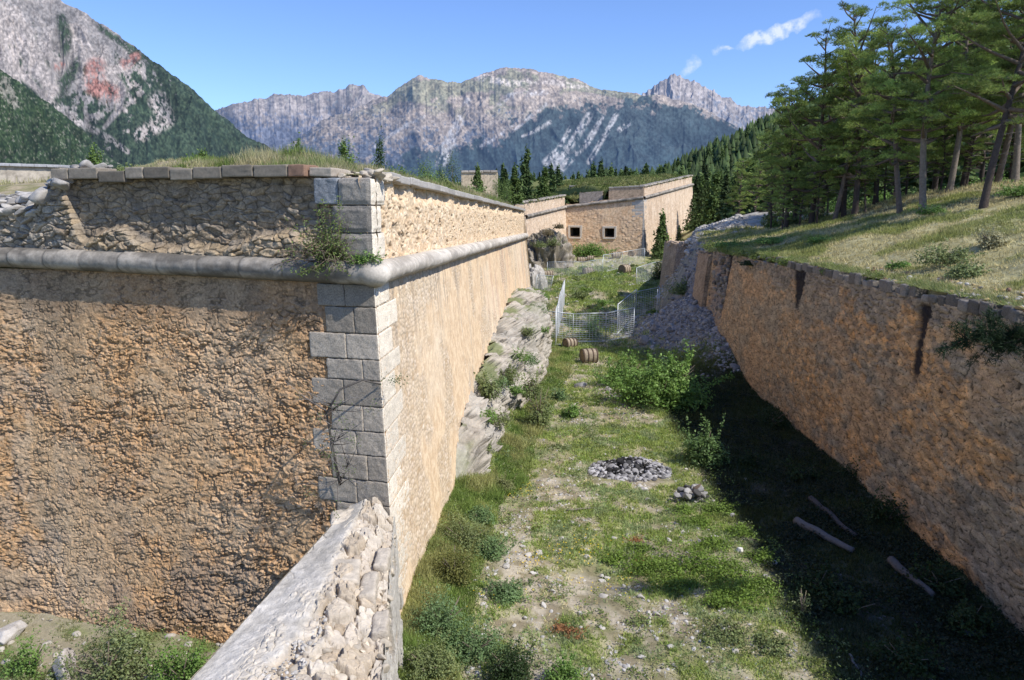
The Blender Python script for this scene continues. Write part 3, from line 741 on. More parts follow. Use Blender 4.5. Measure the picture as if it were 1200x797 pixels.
# --- quoins
def quoin(z0, z1, a, b, c_, right, off=.02, tone=(.27, .265, .25), seed=0, boss=0.0, rr=.03, side=1.0):
    """block on the left face from a to b metres; corner block also turns c_ metres round the corner"""
    mb = MB(); z0 += .008; z1 -= .008
    def quad(z):
        p = corner(z)
        if right:
            o = p + nl * off + nr * off
            A = o; B = p + dl * b + nl * off; R = right_pt(c_, z) + nr * off
            I = B + (R - A)
            return [B, A, R, I]
        A = p + dl * (a + .01) + nl * off; B = p + dl * b + nl * off
        return [B, A, A - nl * .5, B - nl * .5]
    C8 = [(*q, z0) for q in quad(z0)] + [(*q, z1) for q in quad(z1)]
    boxstone(mb, C8, tone, rr, .018, seed, 20, boss, (.80 * side, .71 * side, .57 * side) if right else None)
    return mb.build("quoin", M_quoin, bastion, False, BL)
z = 8.30; k = 0; r = random.Random(5)
widths = [(1.45, .75), (1.3, .55), (1.75, .8), (1.35, .42), (1.78, .95), (1.32, .5), (1.85, .72), (1.4, .48), (1.8, .8), (1.35, .62), (1.7, .8), (1.3, .5), (1.8, .7)]
cz = [8.30, 7.78, 7.17, 6.58, 6.10, 5.50, 4.92, 4.36, 3.78, 3.22, 2.6, 2.0, 1.4, .8, .1]
for k, (wd, sp) in enumerate(widths):
    z1, z0 = cz[k], cz[k + 1]; g = r.uniform(.78, 1.2)
    dark = .62 if k < 2 else 1.0
    tone = np.array([.37, .32, .255]) * g * dark
    quoin(z0, z1, 0, sp, (2.1 if k % 2 else 1.4) , True, .014, tone, 100 + k, side=r.uniform(.88, 1.08))
    quoin(z0, z1, sp, wd, 0, False, .02 + r.uniform(-.006, .012), tone * r.uniform(.9, 1.1), 140 + k)
for k, (z0, z1) in enumerate(((8.84, 9.46), (9.46, 10.08), (10.08, 10.68))):
    quoin(z0, z1, 0, (1.02, .95, .78)[k], (1.1, .8, 1.2)[k], True, .03, np.array([.29, .26, .22]) * (1, .85, 1.1)[k], 180 + k, .028, .03)
quoin(10.10, 10.70, .80, 1.42, 0, False, .0, (.25, .26, .27), 190)
# --- coping
def slab(name, p0, p1, z0a, z0b, h, nout, over, deep, tone, seed, parent, base, mat=None, r_=.025, amp=.014):
    p0 = np.array(p0); p1 = np.array(p1); n_ = np.array(nout)
    mb = MB()
    C8 = [(*(p0 + n_ * over), z0a), (*(p1 + n_ * over), z0b), (*(p1 - n_ * deep), z0b), (*(p0 - n_ * deep), z0a)]
    C8 += [(x, y, zz + h) for x, y, zz in C8]
    boxstone(mb, C8, tone, r_, amp, seed, 8)
    return mb.build(name, mat or M_block, parent, False, base)
edges = [1.55, 2.0, 2.9, 3.75, 4.55, 5.2, 5.95, 6.5, 7.3, 8.2, 8.75]
for k in range(len(edges) - 1):
    a, b = edges[k] + .012, edges[k + 1] - .012; dz = [0, .0, .01, -.02, -.05, 0, 0, -.08, .01, .0][k]
    tone = np.array([.24, .205, .16]) * r.uniform(.7, 1.3)
    if k == 0: tone = np.array([.26, .16, .11])
    slab("coping_stone", Kc + dl * a, Kc + dl * b, 10.73 + dz, 10.73 + dz, .27, nl, .13, .55, tone, 400 + k, bastion, BL)
slab("coping_stone", Kc + dl * .95, Kc + dl * 1.52, 10.72, 10.74, .2, nl, .0, .7, (.42, .36, .29), 420, bastion, BL)
Yq = 19.4; k = 0
while Yq < 75.9:
    L = r.uniform(1.1, 1.6) * (1 + (Yq - 19) / 60); Y2 = min(Yq + L, 76.05)
    dz = r.uniform(-.012, .02)
    slab("coping_stone", (xr_top(Yq + .01), Yq + .012), (xr_top(Y2 - .01), Y2 - .012), zcop(Yq) + dz, zcop(Y2) + dz, .2, nr, .06 + r.uniform(-.02, .02), .6, np.array([.40, .375, .34]) * r.uniform(.85, 1.15), 430 + k, bastion, BL)
    Yq = Y2; k += 1
# broken pieces over the salient and on the ruined left end
mb = MB()
for i in range(60):
    s = r.uniform(-.1, 1.0); q = Kc + dl * s - nl * r.uniform(.1, .9) + dr * r.uniform(0, 1.2)
    g = r.uniform(.8, 1.1); rock(mb, (q[0], q[1], 10.72 + r.uniform(-.05, .12)), (r.uniform(.08, .22), r.uniform(.08, .2), r.uniform(.05, .1)), np.array([.52, .45, .35]) * g, 2)
for i in range(26):
    Y_ = r.uniform(18.4, 19.6); rock(mb, (xr_top(Y_) - r.uniform(-.02, .5), Y_, 10.75 + r.uniform(-.08, .1)), (.25, .2, .09), np.array([.5, .44, .36]) * r.uniform(.8, 1.1), 2)
mb.build("broken_masonry", M_stone, bastion, False, BL)
mb = MB()
for i in range(620):
    s = r.uniform(8.3, 15.5); back = r.uniform(-.12, 1.5) ** 1; base = 10.72 - .8 * float(S(s, 8.5, 9.7)) - .3 * float(S(s, 11, 14))
    q = Kc + dl * min(s, 10.3) + np.array([-.985, .17]) * max(s - 10.3, 0) - nl * back
    zz = base + .38 * S(back, 0, .8) * (1 - .3 * vn(s * .8, back)) + r.uniform(-.12, .08)
    a = r.uniform(.08, .24) * (1.5 if r.random() < .1 else 1)
    rock(mb, (q[0], q[1], zz), (a * 1.3, a, a * r.uniform(.35, .7)), np.array([.40, .375, .34]) * r.uniform(.6, 1.15), 2, .6)
mb.build("fallen_rubble", M_stone, bastion, False, BL)

# ---------------------------------------------------------------- earth on top
dcol = np.concatenate([np.linspace(.25, 14, 110), np.geomspace(14.4, 160, 40)]); rr_ = np.linspace(0, 1, 220) ** 1.8
Rr, Dd = np.meshgrid(rr_, dcol, indexing='ij')
x0 = -3.17 - Dd; ys = yl_top(x0) + .45
YY = ys + Rr * (150 - ys)
XX = np.where(YY < 76, xr_top(YY), xr_top(76) - (YY - 76) * .1) - Dd
e1 = YY - ys
ze = np.interp(YY, [17, 76, 110], [10.92, 10.0, 10.6])
def topz(x, Y):
    d = np.where(Y < 76, xr_top(Y), xr_top(76) - (Y - 76) * .1) - x
    e1 = Y - (yl_top(np.clip(-3.17 - d, -300, 9)) + .45)
    ze = np.interp(Y, [17, 76, 110], [10.90, 9.98, 10.6])
    m = np.minimum(np.maximum(e1, 0), np.maximum(d - .25, 0) * 1.1)
    left = S(-x, 10.5, 13.5) * S(Y, 30, 24)
    z = ze + (.40 * S(Y, 24, 50) + .62) * S(m, 0, 4.0) - .28 * S(Y, 45, 26)*S(m, 3, 9) + np.clip(Y - 66, 0, 44) * .045 * S(d, 1, 8)
    z = z - left * .62 - .1 * S(m, 2, .0)
    z = z + (fbm(x * .9, Y * .9, oct=4, seed=25) - .5) * .36 * S(m, .1, 1)
    return z
ZZ = topz(XX, YY)
n1 = fbm(XX * 2, YY * 2, oct=4, seed=26)
c = mixc((.36, .30, .20), (.22, .21, .09), S(n1, .4, .6)); c = mixc(c, (.42, .37, .30), S(np.minimum(e1, Dd), .9, .2))
earth = grid("rampart_earth", np.stack([XX, YY, ZZ], -1), M_soil, None, c, True, flip=True)
tag(earth, kind="structure")

# ================================================================== RUINED WALL in the foreground
rw = thing("ruined_wall", "broken pale wall running from the bastion corner to the bottom edge, cracked plaster on top", "wall", (-3.2, 13, 0))
BR = np.array((-3.2, 13, 0.0))
sY = np.concatenate([np.linspace(3.5, 10, 50)[:-1], np.linspace(10, 16.75, 420)]); tt = np.linspace(0, 1, 300)
Yg, Tg = np.meshgrid(sY, tt, indexing='ij')
xl = np.interp(Yg, [3, 10.5, 16.6], [-5.8, -4.78, -3.72]); xrr = np.interp(Yg, [3, 10.5, 16.6], [-1.35, -2.0, -2.72])
X = xl + (xrr - xl) * Tg
ztop = np.interp(Yg, [3, 10.5, 16.6], [2.9, 3.08, 3.30])
crk = (fbm(Yg * .9, Yg * 0 + 3, oct=3, seed=301) - .5) * .28
brk = S(Tg + crk, .42, .52)                      # right-hand half has lost its skin
wx = (fbm(X * 2, Yg * 2, oct=3, seed=302) - .5) * .3
f1, f2, idn = worley((X + wx) / .34, (Yg + wx) / .42, 303); e = S(f2 - f1, 0, .25)
g1, g2, gid = worley((X + wx) / .13, (Yg) / .16, 304); eg = S(g2 - g1, 0, .25)
ro = fbm(X * 9, Yg * 9, oct=4, seed=305, gain=.6)
pl = fbm(X * 1.2, Yg * 1.2, oct=4, seed=306)
c1, c2, cid = worley((X + wx * 1.5) / .85, (Yg + wx * 1.5) / 1.1, 307); crack = 1 - S(c2 - c1, .0, .035)
Z = ztop + .16 * S(Tg, 0, .45) + .025 * (ro - .5) + .05 * (pl - .5) - crack * .03 * (1 - brk) * S(Yg, 13, 14)
Z = Z - brk * (.20 + .42 * S(Tg, .6, 1.0)) + brk * (.20 * e * idn + .07 * eg * gid + .05 * (ro - .5)) 
scruff = S(pl, .52, .62) * S(Yg, 13.6, 12.4) * S(Tg, .12, .3)
Z = Z + (eg * gid * .05 + (ro - .5) * .03) * scruff * (1 - brk)
c = mixc((.52, .475, .40), (.66, .61, .53), S(pl, .35, .65)); c = mixc(c, (.56, .50, .41), scruff * .8)
c = mixc(c, (.30, .28, .25), crack * (1 - brk) * S(Yg, 12.6, 14) * .8)
cb = pal(idn, [(.42, .33, .23), (.55, .47, .37), (.62, .55, .45), (.48, .39, .28)]) * (.5 + .5 * S(e * .6 + eg * .4, .05, .5))[..., None]
c = mixc(c, cb, brk) * (.82 + .36 * ro)[..., None]
grid("wall_top", np.stack([X, Yg, Z], -1) - BR, M_rock, rw, c, False, flip=False)
# right-hand side: dressed blocks with holes where some have dropped out
zz_ = np.linspace(-.6, 1, 240); Yg, Vg = np.meshgrid(sY, zz_, indexing='ij')
xt_ = np.interp(Yg, [3, 10.5, 16.6], [-1.35, -2.0, -2.72]); xb_ = np.interp(Yg, [3, 10.5, 16.6], [-1.05, -1.72, -2.5])
zt_ = Z[:, -1][:, None]
V1 = np.clip(Vg, -1, 1); X = xt_ * np.maximum(V1, 0) + xb_ * (1 - np.maximum(V1, 0)); Zs = V1 * zt_
u_ = Yg / .75 + .5 * (np.floor(Zs / .42) % 2); v_ = Zs / .42
fu = u_ - np.floor(u_); fv = v_ - np.floor(v_); ed = np.minimum(np.minimum(fu, 1 - fu) * .75, np.minimum(fv, 1 - fv) * .42)
bid = _h(np.floor(u_), np.floor(v_), np.zeros_like(u_), 311)
miss = (bid > .62) & (Zs > .5)
ro = fbm(Yg * 8, Zs * 8, oct=4, seed=312)
w1, w2, wid = worley(Yg / .16, Zs / .12, 313); we = S(w2 - w1, 0, .3)
d = np.where(miss, -.16 + .08 * we * wid, .02 * S(ed, 0, .03) + (bid - .5) * .03) + .03 * (ro - .5)
c = np.where(miss[..., None], pal(wid, [(.42, .32, .22), (.56, .46, .34), (.6, .53, .43)]) * (.45 + .55 * we)[..., None], np.array([.57, .53, .46]) * (.85 + .25 * bid)[..., None] * (.45 + .55 * S(ed, 0, .03))[..., None])
grid("wall_side", np.stack([X + d, Yg, Zs], -1) - BR, M_rock, rw, c * (.85 + .3 * ro)[..., None], False, flip=True)
# left-hand side, hidden from the photograph's place
V1 = np.linspace(-.2, 1, 60); Yg, Vg = np.meshgrid(sY[::4], V1, indexing='ij')
xt_ = np.interp(Yg, [3, 10.5, 16.6], [-5.8, -4.78, -3.72]); zt_ = np.interp(Yg, [3, 10.5, 16.6], [2.9, 3.08, 3.30])
n_ = fbm(Yg * 5, Vg * 12, oct=3, seed=315)
grid("wall_side", np.stack([xt_ - .03 * n_ - .25 * (1 - Vg), Yg, Vg * zt_], -1) - BR, M_rock, rw, np.array([.38, .33, .26]) * (.7 + .6 * n_)[..., None], False)
# loose blocks on it
def cube8(p, sx, sy, sz, rz, tilt=0.0):
    c_, s_ = math.cos(rz), math.sin(rz); out = []
    for zz in (-1, 1):
        for a, b in ((-1, -1), (1, -1), (1, 1), (-1, 1)):
            x_, y_ = a * sx / 2, b * sy / 2
            out.append((p[0] + x_ * c_ - y_ * s_, p[1] + x_ * s_ + y_ * c_, p[2] + zz * sz / 2 + tilt * x_))
    return out
for i, (px, py, Yd, sx, sy, sz, rz, tl) in enumerate([(380, 705, 12.75, .55, .62, .42, .3, .05), (402, 668, 13.6, .62, .9, .30, .15, -.1), (432, 690, 13.3, .3, .9, .5, .1, .1), (421, 625, 15.2, .5, .6, .28, .4, .05),
                                                       (404, 603, 16.1, .6, .7, .24, .2, 0), (446, 735, 12.3, .28, .7, .45, .1, .1), (448, 655, 14.4, .28, .8, .4, .05, 0), (372, 735, 12.2, .3, .25, .18, .7, .1)]):
    p = at(px, py, Yd); mb = MB()
    boxstone(mb, cube8((p[0], p[1], max(p[2] - .12, 2.75)), sx, sy, sz, rz, tl), np.array([.62, .54, .43]) * random.uniform(.85, 1.1), .06, .04, 330 + i, 9)
    mb.build("block", M_rock, rw, False, BR)
mb = MB()
for i in range(520):
    Y_ = random.uniform(10.2, 16.6); t_ = random.uniform(.44, 1.02); xl_ = np.interp(Y_, [3, 10.5, 16.6], [-5.8, -4.78, -3.72]); xr_ = np.interp(Y_, [3, 10.5, 16.6], [-1.35, -2.0, -2.72])
    a = random.uniform(.03, .12) * (1.6 if random.random() < .12 else 1)
    rock(mb, (xl_ + (xr_ - xl_) * t_, Y_, 3.0 - .35 * float(S(t_, .6, 1)) + random.uniform(-.02, .1)), (a * 1.2, a, a * .7), np.array([.54, .47, .37]) * random.uniform(.7, 1.2), 1 if a < .06 else 2, 1)
for i in range(260):
    Y_ = random.uniform(10, 13.5); t_ = random.uniform(.34, .6); xl_ = np.interp(Y_, [3, 10.5, 16.6], [-5.8, -4.78, -3.72]); xr_ = np.interp(Y_, [3, 10.5, 16.6], [-1.35, -2.0, -2.72])
    a = random.uniform(.015, .05); rock(mb, (xl_ + (xr_ - xl_) * t_, Y_, 3.22), (a, a, a * .6), np.array([.55, .51, .45]) * random.uniform(.8, 1.1), 1, 1)
mb.build("rubble_core", M_stone, rw, False, BR)

# ================================================================== COUNTERSCARP (right-hand wall)
cs = thing("ditch_wall", "long shaded orange-brown rubble wall on the right of the ditch, capped with upright grey stones", "wall", (13, 20, 0))
BCs = np.array((13, 20, 0.0))
Yn = 7 * (56.2 / 7) ** np.linspace(0, 1, 820); hv = np.linspace(-.06, 1, 330)
Yg, Hg = np.meshgrid(Yn, hv); Z = Hg * 7.12
Xw = xbot(np.minimum(Yg, 60)) * (1 - Hg) + (xtop(Yg) - .02) * Hg
Xw = 11.68 + .0418 * Yg + (.68) * Hg
wx = (fbm(Yg * 1.6, Z * 1.6, oct=4, seed=341) - .5) * .7
f1, f2, idn = worley((Yg + wx) / .42, (Z + wx * .5) / .22, 342); e = S(f2 - f1, 0, .3)
g1, g2, gid = worley((Yg + wx) / .22, (Z + wx * .5) / .115, 343); eg = S(g2 - g1, 0, .3)
ro = fbm(Yg * 3.2, Z * 6.5, oct=5, seed=344, gain=.62); pt = fbm(Yg * .35, Z * .5, oct=4, seed=345); vs = fbm(Yg * 2.2, Z * .25, oct=4, seed=346)
upper = S(Z + (pt - .5) * 2, 6.0, 6.7)
disp = .04 * e * (.3 + idn) * (.5 + .9 * upper) + .02 * eg * gid + .03 * (ro - .5)
# dark wet breaches below the coping
def niche(Yc_, w_, zt_, zb_, lean):
    yy_ = Yg - Yc_ - lean * (zt_ - Z); ww = w_ * (1 - .75 * np.clip((zt_ - Z) / (zt_ - zb_), 0, 1))
    return S(ww - np.abs(yy_) + (ro - .5) * .5 + (fbm(Yg * .9, Z * 1.2, oct=3, seed=350) - .5) * .5, -.08, .14) * S(Z + (ro - .5), zb_, zb_ + .6) * S(zt_ - Z, -.05, .1)
nch = np.maximum(niche(24.6, .42, 7.0, 4.2, -.06), niche(36.9, .8, 7.2, 5.0, -.1)); nch = np.maximum(nch, niche(51.5, 1.3, 7.2, 3.4, 0))
disp = disp - nch * .05
breach = S(np.abs(Yg - 53.5), 2.6, 1.2) * S(Z, 1.5, 4)
disp = disp - breach * .3
X = Xw - disp * 1.0
OR2 = [(.20, .13, .075), (.42, .235, .105), (.28, .19, .12), (.15, .125, .105), (.40, .27, .16), (.12, .105, .095), (.34, .22, .12)]
GY = [(.15, .14, .13), (.20, .185, .165), (.11, .105, .10), (.23, .20, .165), (.17, .15, .12)]
c = pal(idn, OR2) * .5 + pal(gid, OR2) * .5
gy = pal(idn, GY) * .5 + pal(gid, GY) * .5
c = mixc(c, gy, np.clip(S(fbm(Yg * .4, Z * .9, oct=4, seed=347) * .6 + .4 * fbm(Yg * 1.1, Z * 2.6, oct=3, seed=349) + .10 * S(Yg, 24, 15) + .3 * upper, .46, .62), 0, 1) * .85)
c = mixc(c, (.30, .24, .175), S(Yg, 30, 44) * .55 * (1 - upper))
c = mixc(c, np.array([.38, .23, .12]), S(fbm(Yg * .35, Z * .9, oct=5, seed=348), .5, .68) * (1 - upper) * .4)
c = c * 1.32
c = c * np.array([1.34, 1.22, 1.0]) * (.16 + .84 * S(e * .55 + eg * .45, .0, .6))[..., None] * (.25 + 1.5 * ro)[..., None]  # gaps between stones darkened in the colour, like ambient occlusion
c = mixc(c, (.022, .018, .018), nch * .97)
c = mixc(c, (.20, .20, .22), breach * .6 * (1 - nch))
grid("wall_face", np.stack([X, Yg, Z], -1) - BCs, M_rubble, cs, c, False, flip=True)
# coping: upright stones
Yq = 9.0; k = 0
while Yq < 40.5:
    L = r.uniform(.34, .62) * (1 + max(0, Yq - 20) / 40); Y2 = Yq + L; dz = r.uniform(-.04, .05)
    hgt = .38 + r.uniform(-.14, .10)
    p0 = (float(xtop(Yq)) - .04, Yq + .012); p1 = (float(xtop(Y2)) - .04, Y2 - .012)
    if not (24.9 < Yq < 25.2) and Yq > 9 and k < 98 and r.random() > .09:
        slab("coping_stone", p0, p1, 7.05 + r.uniform(-.05, .02), 7.05 + r.uniform(-.05, .02), hgt, (-1, .04), .05 + r.uniform(-.06, .07), .42, np.array([.20, .175, .145]) * r.uniform(.6, 1.5), 500 + k, cs, BCs, M_rubble, .06, .03)
    Yq = Y2; k += 1
# broken far end: pilaster and torn masonry
mb = MB()
def pier(mb, x0, x1, Y0, Y1, z0, z1, lean, tone, seed, top_n=.6):
    u = np.linspace(0, 1, 70); v = np.linspace(0, 1, 90)
    loop = [(x0, Y0), (x1, Y0), (x1, Y1), (x0, Y1)]
    for k_ in range(4):
        a = np.array(loop[k_]); b = np.array(loop[(k_ + 1) % 4]); U, V = np.meshgrid(u, v)
        jag = (fbm((a[0] + (b[0] - a[0]) * U) * 2, (a[1] + (b[1] - a[1]) * U) * 2, oct=3, seed=seed) - .5) * top_n
        Xp = a[0] + (b[0] - a[0]) * U; Yp = a[1] + (b[1] - a[1]) * U; Zp = z0 + (z1 + jag - z0) * V
        Xp = Xp + lean * V
        w1, w2, wi = worley((Xp + Yp) / .3, Zp / .2, seed); we = S(w2 - w1, 0, .3)
        nn_ = np.array([b[1] - a[1], -(b[0] - a[0])]); nn_ /= np.linalg.norm(nn_)
        dd = .06 * we * wi
        cc_ = np.asarray(tone) * (.6 + .4 * we)[..., None] * (.7 + .6 * fbm(Xp * 2 + Yp, Zp * 2, oct=4, seed=seed + 1))[..., None]
        n = 70; i = np.arange(89)[:, None] * n + np.arange(69)[None, :]
        q = np.stack([i, i + 1, i + n + 1, i + n], -1).reshape(-1, 4)
        mb.add(np.stack([Xp + nn_[0] * dd, Yp + nn_[1] * dd, Zp], -1), q, cc_.reshape(-1, 3))
    for i in range(70):
        rock(mb, (random.uniform(x0, x1) + lean, random.uniform(Y0, Y1), z1 - .1 + random.uniform(-.25, .2)), (.3, .35, .18), np.asarray(tone) * random.uniform(.7, 1.1), 2)
pier(mb, 13.75, 16.0, 56.4, 59.6, 0, 6.7, .65, (.42, .31, .21), 360)
mb.build("end_pier", M_rubble, cs, False, BCs)
mb = MB()
for i in range(420):
    Y_ = random.uniform(49.5, 57); z_ = random.uniform(.5, 7.0); x_ = 13.95 + .042 * (Y_ - 50) + .09 * z_ + random.uniform(.0, .3)
    a = random.uniform(.12, .32); rock(mb, (x_, Y_, z_), (a, a, a * .7), np.array([.30, .265, .22]) * random.uniform(.5, 1.3), 1)
for i in range(90):       # displaced stones along the torn crest
    Y_ = random.uniform(40.5, 60); a = random.uniform(.12, .3); rock(mb, (float(xtop(Y_)) + random.uniform(-.12, .6), Y_, 7.15 + random.uniform(-.25, .15)), (a, a, a * .7), np.array([.26, .24, .22]) * random.uniform(.6, 1.2), 2)
mb.build("torn_masonry", M_stone, cs, False, BCs)
# second stub of the same counterscarp farther on
ps = thing("wall_stub", "short broken stub of ditch wall with torn white rubble core, beyond the shaded wall", "wall", (17, 76, 2))
mb = MB(); pier(mb, 15.3, 17.8, 74, 80, 1.0, 6.6, .5, (.45, .35, .26), 370, .9); mb.build("wall_face", M_plaster, ps, False, (17, 76, 2))
mb = MB()
for i in range(380):
    z_ = random.uniform(2.5, 7.2); Y_ = random.uniform(73.2, 74.2) - .0 * z_; x_ = random.uniform(16.6, 19.0) + .1 * (7 - z_) * 0
    a = random.uniform(.12, .35); rock(mb, (x_, Y_, z_ - .25 * abs(x_ - 17)), (a, a, a * .65), np.array([.50, .48, .45]) * random.uniform(.6, 1.1), 1)
mb.build("rubble_core", M_stone, ps, False, (17, 76, 2))

# ================================================================== FAR BASTION
fb = thing("distant_bastion", "distant pale bastion with two square gun openings and a grass-topped parapet", "fortification", (22, 130, 2.5))
FBc = np.array((22, 130, 2.5))
A2 = np.array([2.0, 115.0]); B2 = np.array([9.2, 134.0]); C2 = np.array([21.9, 130.0]); D2 = np.array([38.0, 165.0])
def fwall(name, P, Q, zb, cz0, cz1, tz0, tz1, nu, nv, cols, batter=.07, seed=0, rects=(), streak=.0, upper_set=.15, parent=None, er=.5):
    P = np.array(P); Q = np.array(Q); L = np.linalg.norm(Q - P); d = (Q - P) / L; n = np.array([d[1], -d[0]])
    us = list(np.linspace(0, 1, nu)); 
    for (a, b, z0, z1) in rects: us += [a - 1e-4, a, b, b + 1e-4]
    us = np.array(sorted(set(us)))
    for part_ in (0, 1):
        if part_ == 0:
            vs = list(np.linspace(zb, min(cz0, cz1) - .05, nv)) 
            for (a, b, z0, z1) in rects: vs += [z0, z1]
            vs = np.array(sorted(set(vs))); U, V = np.meshgrid(us, vs)
            cz = cz0 + (cz1 - cz0) * U; fr = (V - zb) / (vs[-1] - zb); Z = V + (cz - vs[-1] - .02) * fr ** 3
            if rects: Z = V + (cz - vs[-1]) * S(V, 8.3, vs[-1])
            offs = -batter * (cz - Z) * -1
        else:
            V, U_ = np.meshgrid(np.linspace(0, 1, max(nv // 3, 14)), us, indexing='ij'); U = U_
            cz = cz0 + (cz1 - cz0) * U; tz = tz0 + (tz1 - tz0) * U + (fbm(U * L * .7, U * 0, oct=3, seed=seed + 9) - .5) * er
            Z = cz + (tz - cz) * V; offs = np.full(U.shape, -upper_set)
        ul = U * L
        w1, w2, wi = worley(ul / .55, Z / .32, seed); we = S(w2 - w1, 0, .3); ro = fbm(ul * 2.2, Z * 2.2, oct=4, seed=seed + 1)
        stx = fbm(ul * 1.2, Z * .12, oct=4, seed=seed + 2); expo = S(fbm(ul * .25, Z * .3, oct=3, seed=seed + 3), .45, .6)
        dd = offs + .05 * we * wi * (.4 + expo) + .06 * (ro - .5)
        X = P[0] + d[0] * ul + n[0] * dd; Yy = P[1] + d[1] * ul + n[1] * dd
        c = mixc(cols[0], cols[1], S(ro, .35, .65)); c = mixc(c, cols[2], S(stx, .5, .68) * (.3 + streak)); c = mixc(c, pal(wi, cols), expo * .7)
        c = c * (.7 + .3 * we)[..., None]
        c = mixc(c, (.2, .17, .14), S(cz - Z, .9, .1) * S(cz - Z, 0, .05) * .5)
        mask = None
        if part_ == 0 and rects:
            uc = (us[:-1] + us[1:]) / 2; vc = (vs[:-1] + vs[1:]) / 2; UC, VC = np.meshgrid(uc, vc); mask = np.ones(UC.shape, bool)
            for (a, b, z0, z1) in rects: mask &= ~((UC > a) & (UC < b) & (VC > z0) & (VC < z1))
        grid(("wall", "parapet")[part_] if name is None else name, np.stack([X, Yy, Z], -1) - FBc, M_plaster, parent or fb, c, False, mask)
LC = [(.66, .50, .35), (.76, .61, .46), (.58, .43, .30), (.70, .55, .40)]
OC = [(.72, .48, .29), (.82, .60, .39), (.54, .40, .28), (.76, .56, .38)]
winz = []
Lbc = np.linalg.norm(C2 - B2)
def onbc(px):         # parameter along B-C seen at this column
    best = min(np.linspace(0, 1, 400), key=lambda t: abs(600 + F * (B2 + (C2 - B2) * t)[0] / ((B2 + (C2 - B2) * t)[1] * .986) - px)); return best
wins = []
for (x0_, x1_, y0_, y1_) in ((668.8, 680.6, 266.5, 277.5), (709.5, 721, 267.5, 278)):
    a, b = onbc(x0_), onbc(x1_); Ym = (B2 + (C2 - B2) * (a + b) / 2)[1]
    wins.append((a, b, at(x0_, y1_, Ym)[2], at(x0_, y0_, Ym)[2]))
fwall(None, A2, B2, 1.0, 8.9, 10.35, 10.9, 12.2, 150, 60, LC, seed=401, streak=.2)
fwall(None, B2, C2, 1.0, 10.35, 11.85, 10.75, 12.1, 150, 90, OC, seed=411, rects=wins, er=.9)
fwall(None, C2, D2, 1.0, 11.85, 15.1, 13.65, 16.9, 240, 70, LC, seed=421, streak=.5, er=.35)
fwall(None, A2 + np.array([-18, -6]), A2, 0.0, 8.3, 8.9, 10.2, 10.9, 60, 40, LC, seed=425)
fwall(None, D2, D2 + np.array([-14, 22]), 4.0, 15.1, 16, 16.9, 17.6, 60, 30, LC, seed=427)
dB = (C2 - B2) / Lbc; nB = np.array([dB[1], -dB[0]])
for k_, (a, b, z0, z1) in enumerate(wins):
    pa = B2 + dB * Lbc * a; pb = B2 + dB * Lbc * b; mb = MB()
    # deep dark embrasure
    bo = .07 * (10.35 + 1.5 * a - z0); o = .06 + bo; i_ = -1.6
    P8 = [(*(pa + nB * o), z0), (*(pb + nB * o), z0), (*(pb + nB * o), z1), (*(pa + nB * o), z1), (*(pa + nB * i_ + dB * .25), z0 + .3), (*(pb + nB * i_ - dB * .25), z0 + .3), (*(pb + nB * i_ - dB * .25), z1 - .2), (*(pa + nB * i_ + dB * .25), z1 - .2)]
    P8 = [(p[0], p[1], p[2]) for p in P8]
    sh = np.array([[.26, .17, .10]] * 4 + [[.02, .016, .012]] * 4)
    mb.add(np.array(P8) - FBc, np.array([[0, 1, 5, 4], [1, 2, 6, 5], [2, 3, 7, 6], [3, 0, 4, 7], [4, 5, 6, 7]]), sh)
    op = mb.build("gun_opening", M_dark, fb)
    mb = MB()
    for (s0, s1, q0, q1) in ((-.35, 0, z0 - .1, z1 + .3), (1, 1.0, z0 - .1, z1 + .3)):
        pass
    w_ = .38
    for (u0, u1, q0, q1) in ((a - w_ / Lbc, a, z0 - .02, z1 + .35), (b, b + w_ / Lbc, z0 - .02, z1 + .35), (a + .002, b - .002, z1, z1 + .35), (a - w_ / Lbc * .6, b + w_ / Lbc * .6, z0 - .32, z0 - .03)):
        p = B2 + dB * Lbc * u0; q = B2 + dB * Lbc * u1; oo = (.10 if q1 > z0 else .2) + bo
        boxstone(mb, [(*(p + nB * oo), q0), (*(q + nB * oo), q0), (*(q - nB * .3), q0), (*(p - nB * .3), q0), (*(p + nB * oo), q1), (*(q + nB * oo), q1), (*(q - nB * .3), q1), (*(p - nB * .3), q1)], (.58, .52, .44), .04, .02, 440, 4)
    mb.build("opening_frame", M_block, op, False, FBc)
def fcord(P, Q, z0, z1, seed, rad=.27):
    P = np.array(P); Q = np.array(Q); L = np.linalg.norm(Q - P)
    return cordon("cordon", [P, Q], lambda x, y: z0 + (z1 - z0) * np.clip(np.hypot(x - P[0], y - P[1]) / L, 0, 1), 1, fb, rad, (.30, .27, .23), (.42, .37, .31), FBc, 1.5, 8, .3, seed)
fcord(A2, B2, 8.9, 10.35, 3); fcord(B2, C2, 10.35, 11.85, 4); fcord(C2, D2, 11.85, 15.1, 5)
